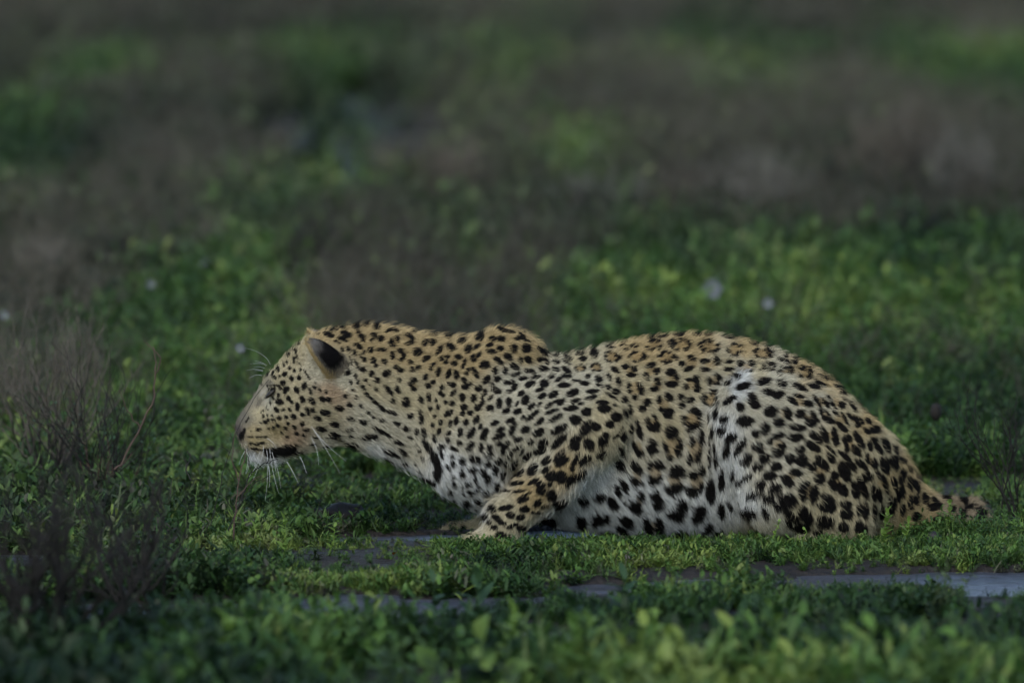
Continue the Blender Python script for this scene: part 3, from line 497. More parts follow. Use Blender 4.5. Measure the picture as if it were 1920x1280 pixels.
for e in WHISKERS.replace('\n', ';').split(';'):
    v = [float(q) for q in e.split(',')]
    if v[1] > 1100: yo = 740 - 900 / 6.4; ys = (-.048, -.066, -.082)
    else: yo = 600; ys = (-.045, -.052, -.058)
    pp = [(430 + v[2*k] / 6.4, yo + v[2*k+1] / 6.4) for k in range(3)]
    r0 = to_skin(*pp[0]); y0 = r0[1] if abs(r0[1]) > .015 else ys[0]
    c = [J(*pp[0], y0 + .004), J(*pp[1], y0 - .014), J(*pp[2], y0 - .026)]
    ts = np.linspace(0, 1, 9); mid = 2 * c[1] - .5 * (c[0] + c[2])
    path = [(1-t)**2 * c[0] + 2*t*(1-t) * mid + t*t * c[2] for t in ts]
    V, F = tube(path, .00036 * (1 - .75 * ts)); mesh_obj('whisker', V, F, M_WHISK, leopard)
# ------------------------------------------------------------------ ground: one sheet to the horizon, puddles lying in its hollows
PUDDLES = [  # photo px of the centre, half length and half depth in metres, depth of the hollow
 (1640, 1101, .34, .105, .032), (1890, 1097, .30, .105, .032), (1400, 1108, .24, .095, .030), (1850, 1119, .14, .08, .030), (1190, 1117, .15, .105, .030), (970, 1129, .12, .13, .028),
 (800, 1150, .11, .12, .030), (660, 1140, .11, .12, .028), (630, 1158, .09, .10, .026), (250, 1156, .20, .10, .028), (60, 1168, .18, .10, .028), (400, 1150, .12, .07, .026),
 (700, 1019, .08, .035, .026), (835, 1018, .13, .055, .028), (1025, 1012, .085, .065, .026), (580, 1025, .06, .03, .024), (30, 1055, .10, .06, .024), (1290, 1028, .06, .02, .02), (1000, 1210, .12, .12, .02), (1380, 1215, .12, .12, .024)]
_pg = [(on_ground(p[0], p[1], -.01), p[2], p[3], p[4]) for p in PUDDLES]
WATER_Z = -0.002
def pud(x, y):
    """how deep the hollows are at (x, y)"""
    x = np.asarray(x, float); y = np.asarray(y, float); d = np.zeros_like(x)
    wob = (vnoise(np.stack([x, y, 0 * x], 1), 9) - .5) * .9 + (vnoise(np.stack([x, y, 0 * x + 4], 1), 26) - .5) * .6
    for c, rx, ry, dp in _pg:
        q = ((x - c[0]) / rx) ** 2 + ((y - c[1]) / ry) ** 2
        d = np.maximum(d, dp * _step(1.9, .35, q + wob))
    return d * (.38 + .62 * _step(.28, .46, vnoise(np.stack([x, y, 0 * x + 7], 1), 6.5)))
def height(x, y):
    x = np.asarray(x, float).ravel(); y = np.asarray(y, float).ravel(); p = np.stack([x, y, 0 * x], 1)
    far = _step(1.5, 9, np.abs(y)) + _step(2, 8, np.abs(x)); far = np.clip(far, 0, 1)
    body = np.exp(-((x - .15) / .85) ** 4 - (y / .26) ** 4)
    h = .005 + (.013 * (fbm(p, 1.3, 2) - .36) + .010 * (fbm(p + 3, 7, 2) - .42)) * (1 - .85 * body) + far * .16 * (fbm(p + 8, .22, 2) - .5)
    return h - pud(x, y)
def graded(lo, hi, fine_lo, fine_hi, step, grow=1.16):
    a = list(np.arange(fine_lo, fine_hi, step)); s = step; v = a[-1]
    while v < hi: s *= grow; v += s; a.append(v)
    s = step; v = a[0]
    while v > lo: s *= grow; v -= s; a.insert(0, v)
    return np.array(a)
_gx = graded(-900, 900, -1.5, 1.5, .014); _gy = graded(-60, 2600, -2.4, .9, .014)
_GX, _GY = np.meshgrid(_gx, _gy, indexing='ij'); _gz = height(_GX, _GY)
_n, _m = len(_gx), len(_gy); _ix = np.arange(_n * _m).reshape(_n, _m)
_q = np.stack([_ix[:-1, :-1], _ix[1:, :-1], _ix[1:, 1:], _ix[:-1, 1:]], -1).reshape(-1, 4)
M_MUD, n_, l_, b_ = new_mat('wet_mud', .6, .25)
tc = n_.new('ShaderNodeTexCoord'); n1 = n_.new('ShaderNodeTexNoise'); n1.inputs['Scale'].default_value = 3.5; n1.inputs['Detail'].default_value = 8
n2 = n_.new('ShaderNodeTexNoise'); n2.inputs['Scale'].default_value = 60; n2.inputs['Detail'].default_value = 6
rp = n_.new('ShaderNodeValToRGB'); rp.color_ramp.elements[0].color = (.012, .0105, .0095, 1); rp.color_ramp.elements[1].color = (.048, .041, .035, 1); rp.color_ramp.elements[0].position = .3; rp.color_ramp.elements[1].position = .75
bp = n_.new('ShaderNodeBump'); bp.inputs['Strength'].default_value = .9; bp.inputs['Distance'].default_value = .02
l_.new(tc.outputs['Object'], n1.inputs[0]); l_.new(tc.outputs['Object'], n2.inputs[0]); l_.new(n1.outputs[0], rp.inputs[0]); l_.new(rp.outputs[0], b_.inputs['Base Color'])
l_.new(n2.outputs[0], bp.inputs['Height']); l_.new(bp.outputs[0], b_.inputs['Normal'])
rr_ = n_.new('ShaderNodeMapRange'); rr_.inputs[1].default_value = .3; rr_.inputs[2].default_value = .7; rr_.inputs[3].default_value = .40; rr_.inputs[4].default_value = .90
l_.new(n1.outputs[0], rr_.inputs[0]); l_.new(rr_.outputs[0], b_.inputs['Roughness'])
ground = mesh_obj('ground', np.stack([_GX.ravel(), _GY.ravel(), _gz], 1), _q, M_MUD); tag(ground, kind='structure', label='dark wet mud ground beneath the low green plants')
M_WATER, n_, l_, b_ = new_mat('puddle_water', .28, .5); b_.inputs['Base Color'].default_value = (.066, .072, .090, 1); b_.inputs['IOR'].default_value = 1.33
tw = n_.new('ShaderNodeTexNoise'); tw.inputs['Scale'].default_value = 45; tw.inputs['Detail'].default_value = 4; bw = n_.new('ShaderNodeBump'); bw.inputs['Strength'].default_value = .8; bw.inputs['Distance'].default_value = .022
l_.new(tw.outputs[0], bw.inputs['Height']); l_.new(bw.outputs[0], b_.inputs['Normal'])
def water(name, x0, x1, y0, y1, label):
    xs = np.linspace(x0, x1, 12); ys = np.linspace(y0, y1, 6); V = [(a, b, WATER_Z) for a in xs for b in ys]
    F = [(i * 6 + j, (i + 1) * 6 + j, (i + 1) * 6 + j + 1, i * 6 + j + 1) for i in range(11) for j in range(5)]
    tag(mesh_obj(name, V, F, M_WATER), kind='structure', label=label)
_c = np.array([p[0] for p in _pg])
water('water', -1.3, 1.35, -2.2, .14, 'shallow rain puddles reflecting the pale sky')
# ------------------------------------------------------------------ plant prototypes (kept out of the scene, instanced as ground cover)
PROTO = bpy.data.collections.new('cover_prototypes')
prng = random.Random(11)
def leaf(V, F, base, d, up, L, W, curl=.4, fold=.25, seg=4):
    """one blade with a mid-rib; base point, direction, upward side"""
    d = np.array(d, float); d /= np.linalg.norm(d); up = np.array(up, float); up -= d * (up @ d); up /= max(np.linalg.norm(up), 1e-6); s = np.cross(d, up); p = np.array(base, float); o = len(V)
    for i in range(seg + 1):
        t = i / seg; w = W * (math.sin(math.pi * min(1, .12 + t * .88)) ** .8 if i < seg else .02)
        V += [p - s * w + up * fold * w, p.copy(), p + s * w + up * fold * w]
        dd = d * math.cos(curl * t) - up * math.sin(curl * t); p = p + dd * L / seg
    for i in range(seg):
        a = o + i * 3; F += [(a, a + 1, a + 4, a + 3), (a + 1, a + 2, a + 5, a + 4)]
def stem(V, F, path, r0, r1, sides=4):
    v, f = tube(path, np.linspace(r0, r1, len(path)), sides); o = len(V); V += list(v); F += [tuple(i + o for i in q) for q in f]
def herb(h, nst, L, W, spread, rnd, per=6, droop=.5):
    V, F = [], []
    for _ in range(nst):
        az = rnd.uniform(0, 6.28); le = rnd.uniform(.1, spread); hh = h * rnd.uniform(.55, 1.1)
        b = np.array([rnd.gauss(0, h * .18), rnd.gauss(0, h * .18), -.006]); pth = []
        for k in range(5):
            t = k / 4; pth.append(b + np.array([math.cos(az) * le * t * t * h, math.sin(az) * le * t * t * h, hh * t]))
        stem(V, F, pth, .0013, .0006, 3)
        for k in range(per):
            t = (k + 1) / per; p = b + np.array([math.cos(az) * le * t * t * h, math.sin(az) * le * t * t * h, hh * t])
            a = az + k * 2.4 + rnd.uniform(-.4, .4); el = rnd.uniform(.15, .75) + (.5 if k == per - 1 else 0)
            d = (math.cos(a) * math.cos(el), math.sin(a) * math.cos(el), math.sin(el)); leaf(V, F, p, d, (0, 0, 1), L * rnd.uniform(.65, 1.15) * (1.1 - .35 * t), W * rnd.uniform(.7, 1.2) * (1.1 - .3 * t), rnd.uniform(.1, droop * 1.6), rnd.uniform(.1, .5))
    return V, F
def tuft(h, n, W, rnd, splay=.6):
    V, F = [], []
    for _ in range(n):
        a = rnd.uniform(0, 6.28); el = rnd.uniform(1.5 - splay, 1.5); d = (math.cos(a) * math.cos(el), math.sin(a) * math.cos(el), math.sin(el))
        leaf(V, F, (rnd.gauss(0, h * .12), rnd.gauss(0, h * .12), -.005), d, (-math.cos(a) * .3, -math.sin(a) * .3, 1), h * rnd.uniform(.5, 1.15), W, rnd.uniform(.2, 1.3), .3, 5)
    return V, F
def drybrush(h, n, rnd):
    """dry, branching low brush"""
    V, F = [], []
    for _ in range(n):
        a = rnd.uniform(0, 6.28); p = np.array([rnd.gauss(0, h * .15), rnd.gauss(0, h * .15), -.01]); d = np.array([math.cos(a) * .5, math.sin(a) * .5, 1.0]); path = [p]
        for k in range(5):
            d = d + np.array([rnd.gauss(0, .28), rnd.gauss(0, .28), rnd.gauss(0, .12)]); d /= np.linalg.norm(d); p = p + d * h / 5 * rnd.uniform(.7, 1.15); path.append(p)
            if k > 0:
                q = [p]; e = d + np.array([rnd.gauss(0, .7), rnd.gauss(0, .7), .1]); 
                for _k in range(3): e = e / np.linalg.norm(e); q.append(q[-1] + e * h / 9); e = e + np.array([rnd.gauss(0, .3), rnd.gauss(0, .3), .15])
                stem(V, F, q, h * .006, h * .003, 3)
        stem(V, F, path, h * .011, h * .004, 3)
    return V, F
def leaf_mat(name, trans=.24):
    m, n, l, b = new_mat(name, .5, .22)
    def at_(nm):
        a = n.new('ShaderNodeAttribute'); a.attribute_type = 'INSTANCER'; a.attribute_name = nm; return a.outputs['Fac']
    r = n.new('ShaderNodeValToRGB'); e = r.color_ramp.elements
    e[0].color = (.009, .025, .009, 1); e[1].color = (.215, .285, .060, 1); k = e.new(.42); k.color = (.042, .098, .023, 1); k2 = e.new(.72); k2.color = (.108, .205, .040, 1)
    r2 = n.new('ShaderNodeValToRGB'); e = r2.color_ramp.elements; e[0].color = (.022, .021, .016, 1); e[1].color = (.190, .172, .128, 1)
    mx = n.new('ShaderNodeMix'); mx.data_type = 'RGBA'
    rnd = n.new('ShaderNodeObjectInfo'); gn = n.new('ShaderNodeTexNoise'); gn.inputs['Scale'].default_value = 40; tcn = n.new('ShaderNodeTexCoord'); l.new(tcn.outputs['Object'], gn.inputs[0])
    ad = n.new('ShaderNodeMath'); ad.operation = 'MULTIPLY_ADD'; ad.inputs[1].default_value = .5; ad.inputs[2].default_value = -.25; l.new(gn.outputs[0], ad.inputs[0])
    ad2 = n.new('ShaderNodeMath'); ad2.operation = 'ADD'; l.new(ad.outputs[0], ad2.inputs[0]); l.new(at_('tone'), ad2.inputs[1])
    l.new(ad2.outputs[0], r.inputs[0]); l.new(ad2.outputs[0], r2.inputs[0]); l.new(at_('dry'), mx.inputs[0]); l.new(r.outputs[0], mx.inputs[6]); l.new(r2.outputs[0], mx.inputs[7]); l.new(mx.outputs[2], b.inputs['Base Color'])
    t = n.new('ShaderNodeBsdfTranslucent'); ms = n.new('ShaderNodeMixShader'); ms.inputs[0].default_value = trans; l.new(mx.outputs[2], t.inputs['Color']); l.new(b.outputs[0], ms.inputs[1]); l.new(t.outputs[0], ms.inputs[2]); l.new(ms.outputs[0], n['Material Output'].inputs['Surface'])
    return m
M_LEAF = leaf_mat('ground_leaf')
def proto(coll, name, VF):
    o = mesh_obj(name, np.array(VF[0]), VF[1], M_LEAF); COL.objects.unlink(o); coll.objects.link(o)
def cover(name, coll, P, rot, scl, kind, tone, dry, label, cat=None):
    """one object of ground cover: instances of the prototypes in coll at points P"""
    me = bpy.data.meshes.new(name); me.vertices.add(len(P)); me.vertices.foreach_set('co', np.asarray(P, np.float32).ravel())
    for nm, ty, dat in (('rot', 'FLOAT_VECTOR', rot), ('scl', 'FLOAT', scl), ('pick', 'INT', kind), ('tone', 'FLOAT', tone), ('dry', 'FLOAT', dry)):
        a = me.attributes.new(nm, ty, 'POINT'); a.data.foreach_set('vector' if ty == 'FLOAT_VECTOR' else 'value', np.asarray(dat, np.int32 if ty == 'INT' else np.float32).ravel())
    o = bpy.data.objects.new(name, me); COL.objects.link(o); tag(o, label, None, None, 'stuff')
    g = bpy.data.node_groups.new('scatter_' + name, 'GeometryNodeTree'); g.interface.new_socket('Geometry', in_out='INPUT', socket_type='NodeSocketGeometry'); g.interface.new_socket('Geometry', in_out='OUTPUT', socket_type='NodeSocketGeometry')
    N = g.nodes; L = g.links; gi = N.new('NodeGroupInput'); go = N.new('NodeGroupOutput'); ip = N.new('GeometryNodeInstanceOnPoints'); ci = N.new('GeometryNodeCollectionInfo')
    ci.inputs['Collection'].default_value = coll; ci.inputs['Separate Children'].default_value = True; ci.inputs['Reset Children'].default_value = True
    def na(nm, ty):
        a = N.new('GeometryNodeInputNamedAttribute'); a.data_type = ty; a.inputs['Name'].default_value = nm; return a.outputs['Attribute']
    er = N.new('FunctionNodeEulerToRotation'); L.new(na('rot', 'FLOAT_VECTOR'), er.inputs[0])
    L.new(gi.outputs[0], ip.inputs['Points']); L.new(ci.outputs[0], ip.inputs['Instance']); ip.inputs['Pick Instance'].default_value = True
    L.new(na('pick', 'INT'), ip.inputs['Instance Index']); L.new(er.outputs[0], ip.inputs['Rotation']); L.new(na('scl', 'FLOAT'), ip.inputs['Scale']); L.new(ip.outputs[0], go.inputs[0])
    md = o.modifiers.new('scatter', 'NODES'); md.node_group = g
    return o
C_LOW = bpy.data.collections.new('low_cover'); C_TALL = bpy.data.collections.new('tall_cover'); C_FRONT = bpy.data.collections.new('front_cover'); C_DRY = bpy.data.collections.new('dry_cover')
for k in range(4): proto(C_LOW, 'a_low_%d' % k, herb(.028, 6, .020, .0025, .9, prng, 5))
for k in range(3): proto(C_LOW, 'b_low_%d' % k, tuft(.042, 15, .0015, prng, .95))
for k in range(2): proto(C_LOW, 'c_low_%d' % k, herb(.034, 5, .017, .0042, .8, prng, 5))
for k in range(3): proto(C_FRONT, 'a_front_%d' % k, herb(.075, 6, .030, .0058, .8, prng, 7))
for k in range(2): proto(C_FRONT, 'b_front_%d' % k, herb(.060, 5, .034, .0110, .9, prng, 6))
for k in range(3): proto(C_FRONT, 'c_front_%d' % k, tuft(.09, 16, .0026, prng, .9))
for k in range(3): proto(C_TALL, 'a_tall_%d' % k, herb(.085, 7, .024, .0040, .8, prng, 8))
for k in range(3): proto(C_TALL, 'b_tall_%d' % k, herb(.065, 6, .022, .0062, .9, prng, 7))
for k in range(2): proto(C_TALL, 'c_tall_%d' % k, tuft(.10, 18, .0020, prng, .85))
for k in range(4): proto(C_DRY, 'a_dry_%d' % k, drybrush(.16, 8, prng))
srng = np.random.RandomState(21)
# where the background is green and where it is dry, read at points of the photograph
ZONES = """100,350,h;60,300,g;330,600,g;470,560,g;250,640,g;870,510,g;1150,560,g;1050,590,g;1450,560,g;1550,560,g;1700,530,g;1850,520,g;1000,640,h;1200,640,g;1600,700,g;1750,760,g;1850,620,g;1300,110,g;1750,100,g;1450,120,g;600,290,g;700,340,g;1090,330,g;580,90,g;650,130,g;200,130,g;500,830,g;300,760,g;1300,600,g;1000,140,g;960,80,h;1900,150,g;1720,130,g
1250,430,d;1400,450,d;1550,440,d;1700,410,d;1850,430,d;1100,470,d;1000,530,d;900,560,d;850,590,h;1200,490,h;1320,490,h;80,540,d;300,470,d;200,500,d;640,480,d;720,560,d;800,470,d;780,300,d;860,290,d;330,320,d;430,330,d;560,300,d;1000,500,d;960,460,d;1280,350,d;1400,360,d;1500,380,d;1650,300,d;1800,330,d;1880,400,d;700,170,d;480,60,d;250,60,d;1200,30,d;1500,30,d;1800,30,d;900,20,d;600,20,d;1050,220,d;1150,230,d;1250,270,d;400,200,d;200,230,d;40,120,d;820,220,d;1330,180,h;1580,200,d;450,420,h;1150,430,h;550,400,h;20,460,d;60,650,h;150,720,h"""
_z = [e.split(',') for e in ZONES.replace('\n', ';').split(';')]; _zp = np.array([on_ground(float(e[0]), float(e[1]) + 45) for e in _z]); _zv = np.array([[{'g': .02, 'h': .5, 'd': .95}[e[2]]] for e in _z])
def dryness(x, y):
    # distances along the line of sight count less: the ground is seen very foreshortened
    q = np.stack([x, 0 * x, y * .10], 1); c = np.stack([_zp[:, 0], 0 * _zp[:, 0], _zp[:, 1] * .10], 1)
    v = _shep(q, c, _zv, .06)[:, 0]; return np.clip(v + (fbm(np.stack([x, y * .25, 0 * x], 1), 2.2, 3) - .5) * .8, 0, 1)
def scatter(n, y0, y1, margin, dens):
    x = srng.uniform(-1, 1, n); y = srng.uniform(y0, y1, n); x = x * (.064 * (15 + y) + margin + .12 * np.maximum(y, 0))
    k = srng.rand(n) < dens(x, y); return x[k], y[k]
def props(n, lean, smin_, smax): return np.stack([srng.normal(0, lean, n), srng.normal(0, lean, n), srng.uniform(0, 6.28, n)], 1), srng.uniform(smin_, smax, n)
def under_body(x, y): return (np.abs(y) < .10) & (x > .02) & (x < .72)
def bare(x, y):
    """0 in water and on trodden mud, 1 on thick growth"""
    h = height(x, y); p = np.stack([x, y, 0 * x], 1); m = fbm(p + 31, 3.2, 3)
    b = _step(-.008, .004, h) * (.18 + .82 * _step(.34, .52, m))
    b *= 1 - .75 * np.exp(-((x + .28) / .26) ** 2 - ((y - .25) / .22) ** 2)          # trodden mud by the forepaws
    b *= 1 - .15 * np.exp(-((y + .62 - .05 * x) / .10) ** 2)
    return b
def near_bank(x, y):
    """1 just on the camera's side of a puddle, where the growth is trodden short"""
    r = np.zeros_like(x)
    for dy in (.06, .14, .22, .30, .38): r = np.maximum(r, _step(.010, .022, pud(x, y + dy)) * (1.15 - 1.2 * dy))
    return np.clip(r, 0, 1)
# close growth in the plane of the animal
x, y = scatter(28500, -.85, 1.5, .45, lambda x, y: bare(x, y) * ~under_body(x, y)); n = len(x)
rot, sc_ = props(n, .22, .6, 1.15); 
left = _step(-.25, -.7, x); front = _step(-.1, -.3, y) * _step(.0, .15, x)
sc_ = sc_ * (1 + .45 * left) * np.clip(.95 + 2.2 * (fbm(np.stack([x, y, 0 * x], 1), 3.5, 3) - .5), .35, 1.9) 
sc_ *= 1 - .62 * near_bank(x, y)
sc_ *= np.where((np.abs(y + .10) < .24) & (x > -.35), .62, 1)
tone = np.clip(.68 + (fbm(np.stack([x, y, 0 * x], 1) + 5, 4, 3) - .5) * 1.2 + srng.normal(0, .22, n) - .20 * left, 0, 1); dry = np.clip(srng.normal(.05, .12, n) + .12 * left + .7 * (srng.rand(n) < .10), 0, 1)
pk = srng.choice(9, n, p=[.12, .12, .12, .12, .14, .14, .14, .05, .05])
cover('low_plants', C_LOW, np.stack([x, y, height(x, y)], 1), rot, sc_, pk, tone, dry, 'low green weeds and grass growing round the leopard')
# a denser fringe of grass along the belly and the paws
x = srng.uniform(-.14, 1.0, 2000); y = srng.normal(-.27, .05, 2000); k = height(x, y) > -.004; x, y = x[k], y[k]; n = len(x); rot, sc_ = props(n, .32, .32, 1.0)
cover('grass_fringe', C_LOW, np.stack([x, y, height(x, y)], 1), rot, sc_, srng.choice(9, n, p=[.08, .08, .08, .08, .2, .2, .2, .04, .04]), np.clip(srng.normal(.62, .2, n), 0, 1), np.clip(srng.normal(.05, .12, n), 0, 1), 'short fresh grass along the belly and paws of the leopard')
x = srng.uniform(.72, .96, 70); y = srng.uniform(-.13, -.03, 70); rot, sc_ = props(70, .3, .35, .62)
cover('tail_weeds', C_TALL, np.stack([x, y, height(x, y)], 1), rot, sc_, srng.choice(8, 70), np.clip(srng.normal(.6, .2, 70), 0, 1), np.clip(srng.normal(.03, .1, 70), 0, 1), 'leafy weeds growing up over the tail of the leopard')
# ragged taller weeds standing out of the low growth
x, y = scatter(3400, -1.9, 1.6, .4, lambda x, y: (.18 + .82 * _step(-.28, -.62, x)) * _step(-.004, .006, height(x, y)) * _step(.44, .58, fbm(np.stack([x, y, 0 * x], 1) + 61, 2.6, 3)) * ((y < -1.15) | (y > .30) | (x < -.62)) * (1 - near_bank(x, y))); n = len(x)
rot, sc_ = props(n, .3, .45, 1.15)
cover('ragged_weeds', C_TALL, np.stack([x, y, height(x, y)], 1), rot, sc_, srng.choice(8, n, p=[.12, .12, .12, .08, .08, .08, .20, .20]), np.clip(srng.normal(.42, .2, n), 0, 1), np.clip(srng.normal(.22, .3, n), 0, 1), 'ragged taller weeds and grass standing out of the low growth')
# foreground, out of focus
x, y = scatter(21000, -3.0, -.80, .45, lambda x, y: (.03 + .97 * _step(.40, .56, fbm(np.stack([x, y, 0 * x], 1) + 77, 3.4, 3))) * (.25 + .75 * bare(x, y)) * (_step(-.006, .004, height(x, y)) * .9 + .1) * (1 - .55 * _step(-1.3, -2.1, y))); n = len(x)
rot, sc_ = props(n, .32, .30, 1.15); bright = np.exp(-((x - .35) / .55) ** 2) * _step(-1.5, -2.1, y); sc_ *= (.75 + .85 * _step(-1.2, -2.2, y)) * (1 - .68 * near_bank(x, y))
tone = np.clip(.35 + (fbm(np.stack([x, y, 0 * x], 1) + 15, 3, 3) - .5) * 1.6 + srng.normal(0, .2, n) + .30 * bright - .15 * _step(-.2, -.8, x), 0, 1); dry = np.clip(srng.normal(.03, .10, n) + .25 * _step(-.45, -.8, x) * srng.rand(n), 0, 1)
cover('foreground_plants', C_FRONT, np.stack([x, y, height(x, y)], 1), rot, sc_, srng.choice(8, n, p=[.19, .19, .18, .03, .03, .13, .13, .12]), tone, dry, 'low leafy weeds in front of the muddy channel')
_hc = on_ground(650, 300)
def hollow(x, y): return 1 - .93 * _step(1.35, .7, ((x - _hc[0]) / .38) ** 2 + ((y - _hc[1]) / 2.4) ** 2)
# background growth
x, y = scatter(82000, .9, 26, .9, lambda x, y: (.55 + .45 * _step(26, 6, y)) * (1 - .45 * _step(.35, .9, dryness(x, y))) * hollow(x, y)); n = len(x)
dn = dryness(x, y); rot, sc_ = props(n, .22, .7, 1.5); sc_ *= (.75 + .55 * _step(1, 5, y)) * (1 + .35 * (fbm(np.stack([x, y * .3, 0 * x], 1) + 25, .9, 2) - .5))
tone = np.clip(.46 + (fbm(np.stack([x, y * .3, 0 * x], 1) + 35, 1.8, 3) - .5) * 1.2 + srng.normal(0, .2, n) + .05 * _step(-.1, .5, x) * _step(7, 3, y), 0, 1); dry = np.clip(dn * .52 + srng.normal(0, .12, n) + .10 * _step(2, 6, y) + .14 * _step(8, 15, y), 0, 1)
cover('background_plants', C_TALL, np.stack([x, y, height(x, y)], 1), rot, sc_, srng.choice(8, n), tone, dry, 'mixed green weeds covering the plain behind the leopard')
x, y = scatter(40000, 1.4, 30, .9, lambda x, y: (_step(.45, .95, dryness(x, y)) * .9 + .03 + .2 * _step(10, 18, y)) * hollow(x, y)); n = len(x)
rot, sc_ = props(n, .2, .6, 1.35); tone = np.clip(.45 + (fbm(np.stack([x, y * .3, 0 * x], 1) + 45, 1.0, 3) - .5) * 1.3 + srng.normal(0, .15, n) + .15 * _step(6, 13, y), 0, 1)
cover('dry_brush', C_DRY, np.stack([x, y, height(x, y)], 1), rot, sc_, srng.choice(4, n), tone, np.full(n, .97), 'thin dry brown brush scattered over the plain')
# the open plain beyond
x = srng.uniform(-60, 60, 9000); y = 26 + srng.rand(9000) ** 1.6 * 170; n = 9000
rot, sc_ = props(n, .2, 2.5, 5); cover('far_plants', C_TALL, np.stack([x, y, height(x, y)], 1), rot, sc_, srng.choice(8, n), srng.uniform(.2, .6, n), srng.uniform(.2, .9, n), 'far weeds fading across the open plain')
# ------------------------------------------------------------------ shrubs, twigs and small single plants
def flat_mat(name, c, rough=.8, var=.35, spec=.2, trans=0):
    m, n, l, b = new_mat(name, rough, spec); tc = n.new('ShaderNodeTexCoord'); nz = n.new('ShaderNodeTexNoise'); nz.inputs['Scale'].default_value = 25; nz.inputs['Detail'].default_value = 4
    r = n.new('ShaderNodeValToRGB'); r.color_ramp.elements[0].position = .3; r.color_ramp.elements[1].position = .7
    r.color_ramp.elements[0].color = (*[q * (1 - var) for q in c], 1); r.color_ramp.elements[1].color = (*[q * (1 + var) for q in c], 1)
    l.new(tc.outputs['Object'], nz.inputs[0]); l.new(nz.outputs[0], r.inputs[0]); l.new(r.outputs[0], b.inputs['Base Color'])
    if trans:
        t = n.new('ShaderNodeBsdfTranslucent'); ms = n.new('ShaderNodeMixShader'); ms.inputs[0].default_value = trans; l.new(r.outputs[0], t.inputs['Color']); l.new(b.outputs[0], ms.inputs[1]); l.new(t.outputs[0], ms.inputs[2]); l.new(ms.outputs[0], n['Material Output'].inputs['Surface'])
    return m
M_BROWN = flat_mat('brown_twig', (.135, .118, .092)); M_GREY = flat_mat('grey_twig', (.16, .152, .128)); M_DARK = flat_mat('dark_twig', (.026, .024, .021)); M_RED = flat_mat('reddish_twig', (.100, .066, .050)); M_PALE = flat_mat('pale_twig', (.20, .18, .145))
M_SPRIG = flat_mat('sprig_leaf', (.14, .23, .06), .55, .3, .3, .25); M_SPRIG2 = flat_mat('dark_sprout_leaf', (.045, .095, .035), .5, .3, .35, .2); M_LIME = flat_mat('lime_leaf', (.20, .31, .06), .5, .25, .3, .3)
M_WHITE = flat_mat('white_petal', (.25, .26, .29), .6, .08, .2, .3); M_ORANGE = flat_mat('orange_petal', (.42, .17, .015), .6, .2); M_DRYLEAF = flat_mat('dry_leaf', (.022, .019, .016), .7, .35); M_CLOD = flat_mat('dark_clod', (.016, .014, .014), .5, .4, .4)
def grow(rnd, p, d, L, r, depth, out, wig=.35, fork=(1, 3), rise=.10, ratio=.68):
    """recursive branching; out collects (level, path, radii)"""
    n = 6; path = [np.array(p, float)]; d = np.array(d, float); d /= np.linalg.norm(d)
    for k in range(n):
        d = d + np.array([rnd.gauss(0, wig), rnd.gauss(0, wig), rnd.gauss(0, wig * .6) + rise]) * .5; d /= np.linalg.norm(d); path.append(path[-1] + d * L / n)
    out.append((depth, path, np.linspace(r, r * .55, n + 1)))
    if depth > 0:
        for _ in range(rnd.randint(*fork)):
            k = rnd.randint(2, n); e = np.array(path[k]) - np.array(path[k - 1]); e = e / np.linalg.norm(e) + np.array([rnd.gauss(0, .55), rnd.gauss(0, .55), rnd.gauss(.05, .3)])
            grow(rnd, path[k], e, L * ratio * rnd.uniform(.7, 1.1), r * .62, depth - 1, out, wig, fork, rise, ratio)
        grow(rnd, path[-1], d, L * ratio, r * .6, depth - 1, out, wig, fork, rise, ratio)
def branches(rnd, h, nst, r, depth, splay, **kw):
    out = []
    for _ in range(nst):
        a = rnd.uniform(0, 6.28); s = rnd.uniform(.1, splay); grow(rnd, (rnd.gauss(0, h * .05), rnd.gauss(0, h * .05), -.012), (math.cos(a) * s, math.sin(a) * s, 1), h * rnd.uniform(.38, .55), r, depth, out, **kw)
    return out
def join_paths(items, sides=4):
    V, F = [], []
    for _, p, r in items:
        v, f = tube(p, r, sides); o = len(V); V += list(v); F += [tuple(i + o for i in q) for q in f]
    return V, F
def empty(name, loc):
    o = bpy.data.objects.new(name, None); COL.objects.link(o); o.location = loc; o.empty_display_size = .05; return o
def shrub(name, loc, out, depth, mats, label, cat, group=None, leaves=None):
    o = empty(name, loc); thick = [q for q in out if q[0] == depth]; thin = [q for q in out if q[0] < depth]
    mesh_obj('stem', *join_paths(thick, 5), mats[0], o)
    if thin: mesh_obj('twigs', *join_paths(thin, 4), mats[1], o)
    if leaves: mesh_obj('leaves', np.array(leaves[0]), leaves[1], leaves[2], o)
    return tag(o, label, cat, group)
def gp(px, py):
    p = on_ground(px, py); return (p[0], p[1], float(height([p[0]], [p[1]])[0]))
